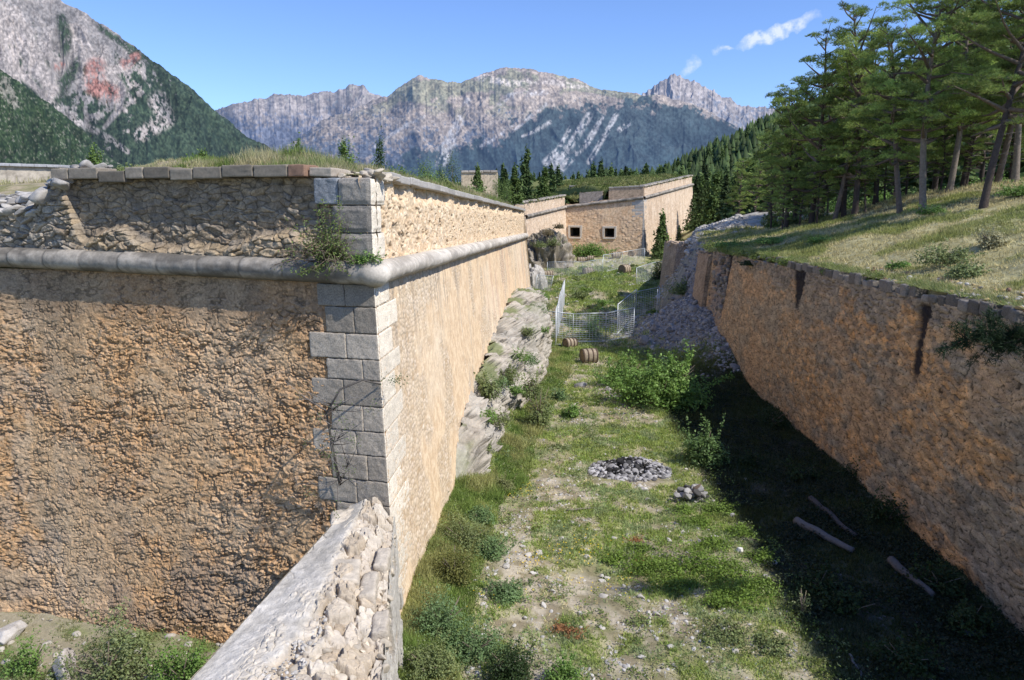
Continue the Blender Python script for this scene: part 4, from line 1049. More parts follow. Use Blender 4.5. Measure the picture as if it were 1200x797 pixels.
# quoined salient
for k_ in range(17):
    z0 = 2.2 + k_ * .56; L1, L2_ = ((1.5, 1.9), (2.0, 1.4))[k_ % 2]; mb = MB(); d1 = -dB; d2 = (D2 - C2) / np.linalg.norm(D2 - C2); n2_ = np.array([d2[1], -d2[0]])
    f_ = (11.8 - z0) * .07; A_0 = C2 + (nB + n2_) * (.04 + f_ * .62)
    zz1 = z0 + .54
    boxstone(mb, [(*(A_0 + d1 * L1), z0), (*A_0, z0), (*(A_0 + d2 * L2_), z0), (*(A_0 + d1 * L1 + d2 * L2_), z0), (*(A_0 + d1 * L1), zz1), (*A_0, zz1), (*(A_0 + d2 * L2_), zz1), (*(A_0 + d1 * L1 + d2 * L2_), zz1)], np.array([.46, .43, .39]) * random.uniform(.9, 1.1), .04, .02, 450 + k_, 5)
    mb.build("quoin", M_block, fb, False, FBc)
def fslabs(P, Q, z0, z1, n, parent, base, over=.1):
    P = np.array(P); Q = np.array(Q); d = (Q - P) / np.linalg.norm(Q - P); nn_ = np.array([d[1], -d[0]])
    mb = MB()
    for i in range(n):
        a, b = i / n, (i + .97) / n; p = P + (Q - P) * a; q = P + (Q - P) * b; za = z0 + (z1 - z0) * a + random.uniform(-.05, .05); zb_ = z0 + (z1 - z0) * b; za = zb_ = (za + zb_) / 2
        C8 = [(*(p + nn_ * over), za), (*(q + nn_ * over), zb_), (*(q - nn_ * .7), zb_), (*(p - nn_ * .7), za)]; C8 += [(x, y, zz + .28) for x, y, zz in C8]
        boxstone(mb, C8, np.array([.38, .34, .29]) * random.uniform(.8, 1.2), .05, .03, 470 + i, 4)
    return mb.build("coping", M_block, parent, False, base)
fslabs(A2 + np.array([-18, -6]), A2, 10.2, 10.9, 12, fb, FBc)
fslabs(A2, B2, 10.9, 12.2, 14, fb, FBc); 
# parapet right of the embrasures (a step up), the merlon between them and a cross wall behind
def block_wall(name, pts, z0, tops, tone, seed, parent, base, mat=M_plaster, er=.3):
    mb = MB(); n = len(pts)
    for k_ in range(n):
        a = np.array(pts[k_]); b = np.array(pts[(k_ + 1) % n]); ta, tb = tops[k_], tops[(k_ + 1) % n]
        U, V = np.meshgrid(np.linspace(0, 1, 40), np.linspace(0, 1, 20)); Xp = a[0] + (b[0] - a[0]) * U; Yp = a[1] + (b[1] - a[1]) * U
        Zp = z0 + (ta + (tb - ta) * U + (fbm(Xp * 1.3, Yp * 1.3, oct=3, seed=seed) - .5) * er - z0) * V
        w1, w2, wi = worley((Xp + Yp) / .45, Zp / .3, seed + 1); we = S(w2 - w1, 0, .3)
        cc_ = np.asarray(tone) * (.65 + .35 * we)[..., None] * (.75 + .5 * fbm(Xp * 2, Zp * 2 + Yp, oct=3, seed=seed + 2))[..., None]
        i = np.arange(19)[:, None] * 40 + np.arange(39)[None, :]
        mb.add(np.stack([Xp, Yp, Zp], -1), np.stack([i, i + 1, i + 41, i + 40], -1).reshape(-1, 4), cc_.reshape(-1, 3))
    P = np.array([(p[0], p[1], t + .02) for p, t in zip(pts, tops)]); mb.add(P, np.array([list(range(n))]), np.array([.42, .38, .32]))
    return mb.build(name, mat, parent, False, base)
def PX(px, Y): return at(px, 245, Y)[0]
f1_ = lambda px, k_=0: B2 + (C2 - B2) * onbc(px) - nB * .05
p_ = f1_(713); q_ = C2 - nB * .02
block_wall("parapet", [tuple(p_), tuple(q_), tuple(q_ - nB * 3), tuple(p_ - nB * 3)], 11.2, [13.45, 13.8, 13.8, 13.4], (.52, .38, .26), 480, fb, FBc)
fslabs(p_, q_, 13.35, 13.62, 7, fb, FBc); fslabs(C2, D2, 13.62, 16.85, 26, fb, FBc)
p_ = B2 + (C2 - B2) * onbc(678) - nB * .5; q_ = B2 + (C2 - B2) * onbc(705) - nB * .5
block_wall("merlon", [tuple(p_), tuple(q_), tuple(q_ - nB * 3.5), tuple(p_ - nB * 3.5)], 10.6, [12.75, 12.95, 12.9, 12.7], (.40, .34, .28), 483, fb, FBc)
p_ = np.array([PX(667, 144), 144]); q_ = np.array([PX(712, 142), 142])
tw = thing("traverse_wall", "small flat-topped masonry block standing behind the distant bastion's parapet", "wall", (float(p_[0]), 144, 11)); TWc = np.array((float(p_[0]), 144, 11.0))
block_wall("wall", [tuple(p_), tuple(q_), (q_[0] + 1, 148), (p_[0] + 1, 149)], 10.5, [14.0, 14.6, 14.6, 14.0], (.58, .47, .34), 486, tw, TWc)
fslabs(p_, q_, 13.95, 14.55, 6, tw, TWc, .35)
lw = thing("low_wall", "small flat-topped pale wall rising out of the grass above the sunlit rampart", "wall", (-4, 100, 12)); LWc = np.array((-4, 100, 12.0))
p_ = (PX(541, 100), 100); q_ = (PX(583, 100), 100.5)
block_wall("wall", [p_, q_, (q_[0], 104), (p_[0], 104)], 11, [14.6, 14.6, 14.6, 14.6], (.56, .46, .33), 489, lw, LWc, er=.15)
fslabs(p_, q_, 14.55, 14.6, 5, lw, LWc, .2)
q0_ = at(-30, 205, 26); q1_ = at(72, 205, 27.5)
gw = thing("garden_wall", "low pale wall with flat grey slabs on top, behind the ruined left parapet", "wall", (q0_[0], 26, 10.5)); GWc = np.array((q0_[0], 26, 10.5))
block_wall("wall", [(q0_[0], 26), (q1_[0], 27.5), (q1_[0], 28.3), (q0_[0], 26.8)], 10.2, [11.42, 11.42, 11.42, 11.42], (.50, .44, .36), 492, gw, GWc, er=.05)
def _sl(i, n=7):
    a, b = i / n, (i + .97) / n; P_ = np.array([q0_[0], 26.0]); Q_ = np.array([q1_[0], 27.5]); p = P_ + (Q_ - P_) * a; q = P_ + (Q_ - P_) * b; mb = MB(); C8 = [(p[0], p[1] - .15, 11.42), (q[0], q[1] - .15, 11.42), (q[0], q[1] + 1.2, 11.45), (p[0], p[1] + 1.2, 11.45)]; C8 += [(x, y, z + .1) for x, y, z in C8]
    boxstone(mb, C8, (.36, .36, .37), .02, .01, i, 5); mb.build("coping_slab", M_block, gw, False, GWc)
for i in range(7): _sl(i)
# earth behind the far parapet
n_ = 90; U, V = np.meshgrid(np.linspace(0, 1, 200), np.linspace(0, 1, 60))
fx = np.interp(U, [0, .2, .42, .62, 1], [-20, A2[0] - .1, B2[0], C2[0], D2[0]]); fy = np.interp(U, [0, .2, .42, .62, 1], [109.5, A2[1] + .3, B2[1] + .6, C2[1] + .8, D2[1]])
fz = np.interp(U, [0, .2, .42, .45, .52, .53, .62, 1], [10.3, 10.9, 12.1, 11.2, 11.3, 13.2, 13.6, 16.85])
X = fx + (np.interp(U, [0, 1], [-30, 8]) - fx) * V; Yy = fy + (np.interp(U, [0, 1], [165, 205]) - fy) * V
Z = fz + S(V, 0, .12) * np.interp(U, [0, .42, .55, .8, 1], [1.2, .5, .9, 1.0, .3]) + (fbm(X * .5, Yy * .5, oct=4, seed=27) - .5) * .8 * S(V, .02, .1)
def farz_pts(): return X, Yy, Z
n1 = fbm(X, Yy, oct=3, seed=28); c = mixc((.20, .20, .07), (.12, .15, .04), n1)
fe = grid("distant_rampart_earth", np.stack([X, Yy, Z], -1), M_soil, None, c, True); tag(fe, kind="structure")
FE = (X.copy(), Yy.copy(), Z.copy())

# ================================================================== ROCK OUTCROP below the sunlit face
def outcrop(name, label, rows, mat, seed, cols=((.20, .185, .16), (.31, .285, .25), (.40, .37, .33), (.27, .245, .21)), amp=.5):
    """rows: (Y, x_foot, x_top, z_top) - a bluff that leans on the wall"""
    R = np.array(rows, float); Yr_ = np.linspace(R[0, 0], R[-1, 0], 330); v = np.linspace(0, 1, 200)
    Yg, Vg = np.meshgrid(Yr_, v, indexing='ij')
    xf = np.interp(Yg, R[:, 0], R[:, 1]); xt = np.interp(Yg, R[:, 0], R[:, 2]); zt = np.interp(Yg, R[:, 0], R[:, 3])
    prof = S(Vg, 0, .62)
    xw = xr_base(Yg) + (xr_top(Yg) - xr_base(Yg)) * np.clip(zt / 8, 0, 1) - .25
    X = np.where(Vg < .62, xf + (xt - xf) * (Vg / .62), xt + (xw - xt) * (Vg - .62) / .38)
    Z = -.4 + (zt + .4) * prof ** .8 + .35 * S(Vg, .62, 1)
    n1 = fbm(Yg * .7, Z * 1.0, X * 1.0, oct=5, seed=seed, gain=.58); n1 = 1 - np.abs(2 * n1 - 1) * 1.6
    n2 = fbm(Yg * 2.2, Z * 2.2, X * 2.2, oct=5, seed=seed + 1, gain=.6)
    w1, w2, wi = worley((Yg + n2 * .8) / .8, (Z + n2 * .5 + X * .6 + Yg * .35) / .7, seed + 2)
    env = S(Vg, 0, .15)
    n0 = ridged(Yg * .38 + 3, Z * .25, oct=3, seed=seed + 11); D_ = ((n1 - .6) * amp * .9 + (wi - .5) * amp * .8 + (n2 - .5) * .7 + (n0 - .6) * 1.25) * env * S(Yg, R[0, 0], R[0, 0] + 2.5) * S(Yg, R[-1, 0], R[-1, 0] - 3)
    X = X + D_; Z = Z + D_ * .5; Yg2 = Yg + (n2 - .5) * .5
    c = pal(np.clip(n2 * 1.0 + (wi - .5) * .4, 0, 1), cols); c = c * (.45 + .55 * S(w2 - w1, 0, .10))[..., None] * (.8 + .4 * n2)[..., None] * (.45 + .55 * S(n0, .25, .6))[..., None] * np.array([1.22, 1.19, 1.12])
    c = mixc(c, (.15, .18, .06), S(fbm(Yg * .8, Z * .8, X * .8, oct=3, seed=seed + 5), .5, .6) * S(Vg, .35, .65) * .8)
    c = mixc(c, (.44, .41, .36), S(fbm(Yg * .5 + 8, Z * .6, X, oct=4, seed=seed + 6), .48, .62) * .6)
    o = grid(name, np.stack([X, Yg2, Z], -1), mat, None, c, False)
    return tag(o, label, "rock")
outcrop("rock_outcrop", "long bare grey rock bluff with shrubby ledges at the foot of the sunlit wall",
        [(25.0, -1.9, -2.0, .3), (27, -1.05, -1.6, 1.6), (31, -.65, -1.35, 2.3), (34, -.35, -1.1, 2.5), (37, .35, -.6, 2.7), (40, .75, .1, 3.0), (46, 2.0, 1.0, 3.3), (52, 2.6, 1.7, 3.7), (58, 2.6, 2.1, 3.6), (66, 2.7, 2.2, 2.7), (76, 2.6, 2.3, 1.3)], M_rock, 501)
# rocky brown mass against the far curtain
def mound(name, label, cx, cy, rx, ry, h, z0, seed, cols, cat="rock"):
    U, V = np.meshgrid(np.linspace(0, 2 * math.pi, 120), np.linspace(0, 1, 60)); r_ = np.sin(V * math.pi / 2); 
    n = 1 - np.abs(2 * fbm(np.cos(U) * r_ * 2.2 + seed, np.sin(U) * r_ * 2.2, V * 2.5, oct=5, seed=seed, gain=.58) - 1) * 1.6; k = .72 + .45 * n
    X = cx + np.cos(U) * r_ * rx * k; Yy = cy + np.sin(U) * r_ * ry * k; Z = z0 + np.cos(V * math.pi / 2) ** .8 * h * k + (n - .6) * h * .35 - .3 * V
    n2 = fbm(X * 2, Yy * 2, Z * 2, oct=3, seed=seed + 1)
    return tag(grid(name, np.stack([X, Yy, Z], -1), M_rock, None, pal(n2, cols) * (.5 + .6 * n)[..., None], False), label, cat)
q = at(640, 285, 112); mound("rock_outcrop", "rugged brown-grey crag leaning on the distant curtain wall, left of the gun openings", q[0] + .3, 114, 3.6, 4.0, 4.4, 1.5, 511, [(.22, .18, .13), (.36, .32, .27), (.18, .15, .10), (.42, .39, .35)])
q = at(622, 300, 88); mound("boulder", "grey boulder just past the end of the sunlit wall, behind the leaning fence panel", q[0] + .2, 90, 1.6, 2.2, 2.3, .9, 513, [(.36, .34, .31), (.48, .45, .41), (.28, .26, .24)])

# ================================================================== FENCES
def fence_panel(label, p0, p1, h=2.0, group=None, lean=0.0, nh=14, nvw=9, tone=(.52, .55, .57)):
    p0 = np.array(p0, float); p1 = np.array(p1, float); loc = np.array([p0[0], p0[1], min(p0[2], p1[2])])
    t = thing("fence_panel", label, "fence panel", tuple(loc), group)
    L = p1 - p0; n = np.array([L[1], -L[0], 0]); n /= np.linalg.norm(n); up = np.array([0, 0, h]) + n * lean
    a = p0 - loc; b = p1 - loc; m = MB()
    tube(m, [a, a + up], .035, tone); m2 = MB(); tube(m2, [b, b + up], .035, tone)
    m.build("post", M_metal, t); m2.build("post", M_metal, t)
    m = MB(); tube(m, [a + up, b + up], .028, tone); m.build("rail", M_metal, t); m = MB(); tube(m, [a + up * .06, b + up * .06], .028, tone); m.build("rail", M_metal, t)
    m = MB()
    for i in range(nh): z = .1 + .88 * i / (nh - 1); tube(m, [a + up * z, b + up * z], .011, tone, 4, False)
    for i in range(nvw): s = (i + 1) / (nvw + 1); tube(m, [a + (b - a) * s + up * .06, a + (b - a) * s + up], .010, tone, 4, False)
    m.build("mesh", M_metal, t)
    m = MB(); boxstone(m, cube8(a + np.array([0, 0, .07]), .7, .25, .15, math.atan2(n[1], n[0])), (.42, .41, .39), .03, .005, 1, 4); m.build("foot", M_block, t)
    return t
def G(px, py): return np.array(hit(px, py, Hs))
def gp(x, y): return np.array([x, y, Hs(x, y)])
q = [gp(2.0, 57.5), gp(4.6, 57.2), gp(7.1, 57.4), gp(9.4, 58.6)]
for i, lb in enumerate(("left panel of the nearest steel mesh fence row across the ditch", "middle panel of the nearest mesh fence row across the ditch", "right panel of the nearest mesh fence row, beside the stone scree")):
    fence_panel(lb, q[i], q[i + 1], 2.3, tone=(.62, .66, .68))
q = [gp(3.35 + .098 * (y - 57), y) for y in (55.5, 59.6, 63.7, 67.8, 71.9, 76)]
for i, lb in enumerate(("closest panel of the fence line seen end-on", "second panel of the fence line seen end-on", "third panel of the fence line seen end-on", "fourth panel of the fence line seen end-on", "farthest panel of the fence line seen end-on")):
    fence_panel(lb, q[i], q[i + 1], tone=(.70, .73, .75), h=2.7)
q = [gp(8.4, 60.5), gp(10.9, 67.0), gp(13.4, 69.5)]
fence_panel("steel fence panel on the right side of the ditch, nearer of two above the scree", q[0], q[1], 2.5, tone=(.62, .66, .68)); fence_panel("steel fence panel on the right side of the ditch, farther of two above the scree", q[1], q[2], 2.3)
m_ = MB(); p_ = gp(11.6, 61); tube(m_, [p_ - [0, 0, .2], p_ + [0, 0, 2.3]], .03, (.5, .52, .54)); tag(m_.build("pole", M_metal), "single thin steel pole standing in front of the stone scree", "pole")
q = [gp(PX(642, 101), 101), gp(PX(663, 101), 101), gp(PX(684, 101), 101), gp(PX(707, 102), 102)]
for i, lb in enumerate(("left panel of the back fence row, before the crag", "middle panel of the back fence row, between two lying drums", "right panel of the back fence row, under the left gun opening")):
    fence_panel(lb, q[i], q[i + 1], 1.9)
q = [gp(PX(708, 102), 102), gp(PX(731, 112), 112), gp(PX(757, 120), 120)]
fence_panel("bright fence panel in front of the distant bastion's corner, left one", q[0], q[1], 2.4, tone=(.62, .66, .68)); fence_panel("bright fence panel in front of the distant bastion's corner, right one", q[1], q[2], 2.4, tone=(.62, .66, .68))
q = [gp(PX(748, 90), 90), gp(PX(766, 93), 93), gp(PX(784, 97), 97)]
fence_panel("fence panel left of the broken wall stub, nearer one", q[0], q[1], 2.1, tone=(.62, .66, .68)); fence_panel("fence panel left of the broken wall stub, farther one", q[1], q[2], 2.1, tone=(.62, .66, .68))
fence_panel("crooked fence panel leaning against the grey boulder by the wall end", gp(PX(626, 84), 84), gp(PX(645, 86), 86), 2.0, lean=.5, tone=(.6, .64, .66))

# ================================================================== DRUMS
def drum(label, p, r_, L, ang, tone=(.46, .36, .26), roll=0):
    r_ *= .74; L *= .82
    t = thing("barrel", label, "barrel", (p[0], p[1], p[2] + r_ * .85)); t.rotation_euler = (0, roll, ang)
    s = np.linspace(-L / 2, L / 2, 25); m = MB(); an = np.linspace(0, 2 * math.pi, 41)[:-1]
    k = np.round((s + L / 2) / L * 8) % 2
    bul = r_ * (1 + .06 * (1 - (2 * s / L) ** 2))
    for i in range(24):
        pass
    V = np.stack([np.stack([np.full(40, x), np.cos(an) * b, np.sin(an) * b], -1) for x, b in zip(s, bul)])
    i = np.arange(24)[:, None] * 40; j = np.arange(40)[None, :]; kk = (j + 1) % 40
    st = (.75 + .4 * _h(np.floor(np.arange(40) / 2.0), np.zeros(40), np.zeros(40), 5))[None, :, None]
    m.add(V.reshape(-1, 3), np.stack([i + j, i + kk, i + 40 + kk, i + 40 + j], -1).reshape(-1, 4), (np.ones((25, 40, 3)) * np.array(tone) * st).reshape(-1, 3)); m.build("staves", M_wood, t, True)
    for hx in (-.44, -.16, .16, .44):
        m = MB(); b = r_ * (1 + .06 * (1 - (2 * hx) ** 2)) + .012
        V = np.stack([np.stack([np.full(40, x), np.cos(an) * (b + d), np.sin(an) * (b + d)], -1) for x, d in ((hx * L - .045, -.03), (hx * L - .04, .02), (hx * L + .04, .02), (hx * L + .045, -.03))])
        i = np.arange(3)[:, None] * 40; m.add(V.reshape(-1, 3), np.stack([i + j, i + kk, i + 40 + kk, i + 40 + j], -1).reshape(-1, 4), np.array([.13, .09, .065])); m.build("hoop", M_wood, t)
    for sg in (-1, 1):
        m = MB(); x = sg * (L / 2 - .05); V = [(x, 0, 0)] + [(x, math.cos(a) * r_ * .97, math.sin(a) * r_ * .97) for a in an] ; jj = np.arange(40)
        m.add(V, np.stack([np.zeros(40, int), jj + 1, (jj + 1) % 40 + 1], -1), np.array([.30, .21, .14])); m.build("head", M_wood, t)
    return t
DR = [("dark-hooped brown barrel lying just in front of the nearest fence row", 690, 424, .62, 1.25, .25), ("weathered pale barrel lying behind the hooped one near the fence foot", 668, 407, .48, 1.1, .5),
      ("barrel lying end-on, head showing, by the far end of the sunlit wall", 628, 331, .72, 1.3, 1.35), ("pale barrel just right of the end-on one by the wall end", 642, 325, .6, 1.5, .3),
      ("reddish-headed barrel lying just behind the end-on fence line", 689, 322, .68, 1.5, .35), ("dark weathered barrel lying half sunk right of the ditch middle", 732, 320, .8, 1.6, .8),
      ("left one of two barrels lying end to end before the back fence row", 681, 308, .6, 1.5, .1), ("right one of two barrels lying end to end before the back fence row", 692, 306, .6, 1.3, -.1),
      ("barrel lying under the right gun opening behind the bright fence", 722, 302, .62, 1.6, .1), ("small barrel, head facing the camera, before the distant corner", 740, 300, .6, 1.1, 1.2), ("barrel lying right of the bastion corner by the pine", 756, 299, .6, 1.5, .1)]
for lb, px, py, r_, L, ang in DR:
    drum(lb, G(px, py), r_, L, ang, tone=tuple(np.array([.44, .36, .26]) * random.uniform(.8, 1.15)))

# ================================================================== STONES
p_ = G(740, 556); mb = MB()
for i in range(900):
    a_ = random.uniform(0, 6.28); rr2 = random.random() ** .5; x = p_[0] + math.cos(a_) * rr2 * 1.62; y = p_[1] + .55 + math.sin(a_) * rr2 * 1.25
    z = Hs(x, y) + .42 * (1 - rr2 ** 1.6) * random.uniform(.5, 1); s = random.uniform(.035, .13) * random.choice([.8, 1, 1.3])
    g_ = random.choice([.02, .03, .05, .16, .30, .42] if rr2 < .72 else [.12, .24, .34, .46]); rock(mb, (x, y, z), (s * 1.3, s, s * .55), (g_, g_ * .97, g_ * .97), 1, .6)
tag(mb.build("stone_heap", M_stone), "low round heap of sooty grey stones in the middle of the grass", "stone heap")
p_ = G(812, 586); mb = MB()
for i in range(46):
    x = p_[0] + random.gauss(0, .22); y = p_[1] + random.gauss(.1, .2); s = random.uniform(.07, .2); g_ = random.choice([.07, .2, .32, .4]); rock(mb, (x, y, p_[2] + random.uniform(.0, .38)), (s * 1.2, s, s * .7), (g_, g_ * .96, g_ * .9), 2, .8)
tag(mb.build("stone_heap", M_stone), "small pile of jagged stones beside the grass, right of the big heap", "stone heap")
mb = MB(); tube(mb, [p_ + [.0, .05, .1], p_ + [.1, .1, .4], p_ + [.28, .1, .55]], [.09, .08, .03], (.16, .12, .09), 7); tag(mb.build("tree_stump", M_bark), "short dark snag of wood sticking out of the small stone pile", "stump")
# scree of the breach
mb = MB()
for i in range(8500):
    y = random.uniform(44.5, 70); x = random.uniform(8.2, 16.2)
    dens = float(np.exp(-((x - 14.0) / 2.6) ** 2 - ((y - 58.5) / 6.5) ** 2) + .9 * np.exp(-((x - 13.4) / .9) ** 2 - ((y - 48.5) / 3.5) ** 2))
    if random.random() > dens * 1.5 or x > xtop(y) + .2: continue
    s = random.uniform(.04, .16) * (2.2 if random.random() < .05 else 1); g_ = random.uniform(.16, .46); rock(mb, (x, y, Hs(x, y) + s * .2), (s * 1.2, s, s * .65), (g_, g_ * .96, g_ * .90), 1, .7)
tag(mb.build("scree", M_stone), kind="stuff")
mb = MB()
for i in range(1900):
    y = random.uniform(70, 100); x = float(xbot(y)) + random.uniform(.5, 9)
    s = random.uniform(.04, .2) * (1.8 if random.random() < .08 else 1); g_ = random.uniform(.3, .56)
    if random.random() > 1.1 - abs(y - 80) / 30: continue
    rock(mb, (x, y, Hs(x, y) + s * .15), (s * 1.3, s, s * .6), (g_, g_ * .93, g_ * .83), 1, .5)
tag(mb.build("bank_rubble", M_stone), kind="stuff")
# countless pebbles
mb = MB(); nP = 26000
yy = 11 * (60 / 11) ** RNG.random(nP); xx = RNG.uniform(-2.5, 12, nP); 
keep = (xx > xr_base(yy) + .2) & (xx < xbot(yy)) & (RNG.random(nP) > .93 * green(xx, yy) - .0) & (fbm(xx * 1.1, yy * 1.1, oct=3, seed=601) > .44)
xx, yy = xx[keep], yy[keep]; zz = H(xx, yy)
for x, y, z in zip(xx, yy, zz):
    s = .016 + .05 * random.random() ** 3; g_ = random.uniform(.28, .55); 
    if x > xbot(y) - 5.5: g_ *= .25  # pebbles coloured darker inside the wall's shadow
    rock(mb, (x, y, z), (s * 1.4, s, s * .7), (g_, g_ * .96, g_ * .9), 1, .5)
tag(mb.build("gravel", M_stone), kind="stuff")
# single stones
mb = MB(); rock(mb, (0, 0, 0), (1, .75, .5), (.50, .47, .43), 2, 0); st0 = mb.build("stone", M_stone); 
sts = [st0]
for k_ in range(3):
    mb = MB(); rock(mb, (0, 0, 0), (1, .7 + .1 * k_, .45 + .08 * k_), (.55 - .05 * k_, .52 - .05 * k_, .47 - .05 * k_), 2, .3); sts.append(mb.build("stone", M_stone))
tag(st0, "small pale stone lying loose among grass on the ditch floor", "stone", "pale stones strewn over the ditch floor"); st0.location = G(700, 580)
st0.scale = (.12, .12, .12)
cnt = 1
spots = []
for k_ in range(400):
    px = random.uniform(540, 900); py = random.uniform(505, 790)
    if len(spots) > 118: break
    if random.random() < .45: px = random.gauss(640, 60); py = random.uniform(520, 720)
    if random.random() < .15: px = random.gauss(800, 30); py = random.gauss(590, 25)
    if px < 540 + (py < 600) * 20 or px > 930 or py > 795 or py < 500: continue
    spots.append((px, py))
for i, (px, py) in enumerate(spots):
    o = sts[i % 4] if 0 < i < 4 else sts[i % 4].copy()
    if not (0 < i < 4): COL.objects.link(o)
    p_ = G(px, py); s = random.uniform(.05, .13) * (1.5 if random.random() < .1 else 1); o.location = p_ + np.array([0, 0, s * .12]); o.scale = (s, s, s); o.rotation_euler = (random.uniform(-.3, .3), random.uniform(-.3, .3), random.uniform(0, 6))
    tag(o, "small pale stone lying loose among grass on the ditch floor", "stone", "pale stones strewn over the ditch floor")
def bigrock(label, px, py, s, tone, Y=None, lod=3, name="stone"):
    p = G(px, py) if Y is None else np.array(at(px, py, Y)); mb = MB(); rock(mb, (0, 0, 0), s, tone, lod, .3); o = mb.build(name, M_rock if max(s) > .4 else M_stone); o.location = p + np.array([0, 0, s[2] * .3]); return tag(o, label, "stone")
bigrock("pale flat slab showing behind the big green bush", 757, 402, (.85, .35, .45), (.52, .45, .38))
bigrock("large square-edged grey boulder at the foot of the shaded rough wall, bottom left", 76, 792, (.30, .34, .50), (.46, .42, .39), name="boulder")
bigrock("pale boulder cut by the left edge of the frame at the wall's foot", 10, 748, (.5, .42, .38), (.50, .47, .44), name="boulder")
bigrock("low pale rock between the two bushes at bottom left", 185, 800, (.38, .34, .2), (.50, .46, .40), name="boulder")
bigrock("reddish-orange stone in the grass in front of the big bush", 762, 476, (.28, .22, .2), (.50, .24, .15))
bigrock("dark grey stone on the grass below the barrel", 681, 453, (.42, .35, .3), (.26, .25, .24)); bigrock("smaller grey stone right of the dark one, left of the big bush", 714, 458, (.3, .25, .2), (.33, .31, .29))
bigrock("round light stone just under the sooty stone heap", 755, 574, (.2, .17, .14), (.50, .47, .44)); bigrock("white stone standing out at the right edge of the sunny grass", 866, 646, (.14, .12, .12), (.70, .68, .63)); bigrock("white stone second from the shadow's edge on the grass", 908, 661, (.12, .1, .1), (.66, .64, .6))
bigrock("blue-grey flat stone in the dark weeds under the shaded wall", 1140, 745, (.3, .2, .16), (.10, .12, .17))
# fallen trunks in the shade
def log(label, px0, py0, px1, py1, r_, tone):
    a = G(px0, py0); b = G(px1, py1); mb = MB(); n = 14; t = np.linspace(0, 1, n)[:, None]; pts = a * (1 - t) + b * t; pts[:, 2] = np.maximum(pts[:, 2], H(pts[:, 0], pts[:, 1])) + r_ * .9
    pts += np.stack([fbm(t[:, 0] * 4, t[:, 0] * 0, seed=int(px0)), fbm(t[:, 0] * 4, t[:, 0] * 0, seed=int(py0)), t[:, 0] * 0], -1) * .12
    tube(mb, pts - a, np.linspace(r_, r_ * .6, n), tone, 10)
    o = mb.build("log", M_wood); o.location = a; return tag(o, label, "log")
log("palest fallen trunk lying in the shade of the right-hand wall", 931, 616, 999, 651, .14, (.15, .14, .135)); log("thinner trunk lying behind the palest one in the shade", 948, 588, 1000, 632, .11, (.08, .072, .07)); log("dark trunk lying nearest the shaded wall, towards bottom right", 1042, 662, 1092, 705, .13, (.12, .11, .105))
log("thin bare stick on the ground in the bottom right shade", 993, 770, 1008, 797, .03, (.16, .15, .15)); log("short bare branch lying on dry ground in mid ditch", 662, 600, 696, 597, .04, (.20, .17, .14))
# ================================================================== PLANTS
def tuft_field(name, xs, ys, zs, h, wd, nb, colfun, spread=.6, sd=1):
    mb = MB(); n = len(xs); P = np.stack([xs, ys, zs], -1)
    P = np.repeat(P, nb, 0); hh = np.repeat(np.broadcast_to(h, (n,)), nb) * RNG.uniform(.5, 1.2, n * nb); ww = np.repeat(np.broadcast_to(wd, (n,)), nb)
    P[:, :2] += RNG.normal(size=(n * nb, 2)) * (hh * .35)[:, None]
    P[:, 2] -= .01
    D = np.stack([RNG.normal(size=n * nb) * spread, RNG.normal(size=n * nb) * spread, np.ones(n * nb)], -1)
    c = np.repeat(colfun(xs, ys), nb, 0) * RNG.uniform(.65, 1.35, (n * nb, 1))
    blades(mb, P, D, hh, ww, c)
    o = mb.build(name, M_grass, None); return tag(o, kind="stuff")
# ditch floor
n = 150000; yy = 10.5 * (110 / 10.5) ** RNG.random(n); xx = RNG.uniform(-3, 18, n)
g = green(xx, yy); okk = (xx > xr_base(yy) + .05) & (xx < xbot(yy) + .3) & (RNG.random(n) < (.10 + .9 * g) * np.interp(xx / yy, [-.2, .9], [1, 1]))
okk &= ~((yy > 26.9) & (yy < 29.7) & (np.abs(xx - 4.6) < 1.5)) & (np.exp(-((xx - 13.8) / 3.0) ** 2 - ((yy - 59) / 8.0) ** 2) < .4)
xx, yy = xx[okk], yy[okk]
def cfloor(x, y):
    n_ = .6 * fbm(x * .9, y * .8, oct=3, seed=611) + .4 * RNG.random(len(x)); g_ = green(x, y)
    c = mixc((.52, .46, .28), (.25, .30, .085), S(g_ + (n_ - .5) * .8, .15, .6)); c = mixc(c, (.17, .26, .06), S(n_, .55, .7) * .7)
    c = mixc(c, (.24, .29, .16), S(fbm(x * 1.3 + 5, y * 1.3, oct=2, seed=612), .58, .7) * .7)
    sh = S(x - (xbot(y) - 6.0), 0, 1.0) * S(y, 52, 44); return mixc(c * 1.38, (.022, .030, .014), sh * .85)  # grass colour darkened along the painted wall shadow
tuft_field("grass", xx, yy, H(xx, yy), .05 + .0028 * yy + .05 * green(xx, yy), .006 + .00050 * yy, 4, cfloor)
nn_ = 9000; xx = RNG.uniform(-14, -4.6, nn_); yy = RNG.uniform(12.5, 19.5, nn_); okk = (S(fbm(xx * 1.3, yy * 1.3, oct=4, seed=57), .40, .56) > RNG.random(nn_)); xx, yy = xx[okk], yy[okk]
tuft_field("grass", xx, yy, H(xx, yy), .12, .012, 5, lambda x, y: mixc((.36, .34, .18), (.18, .25, .08), RNG.random(len(x))), .6)
mb = MB()
for i in range(420):
    x = random.uniform(-14, -4.8); y = random.uniform(12.8, 19); s_ = .03 + .16 * random.random() ** 3; rock(mb, (x, y, Hs(x, y)), (s_ * 1.2, s_, s_ * .7), np.array([.48, .44, .38]) * random.uniform(.7, 1.15), 1)
tag(mb.build("gravel", M_stone), kind="stuff")
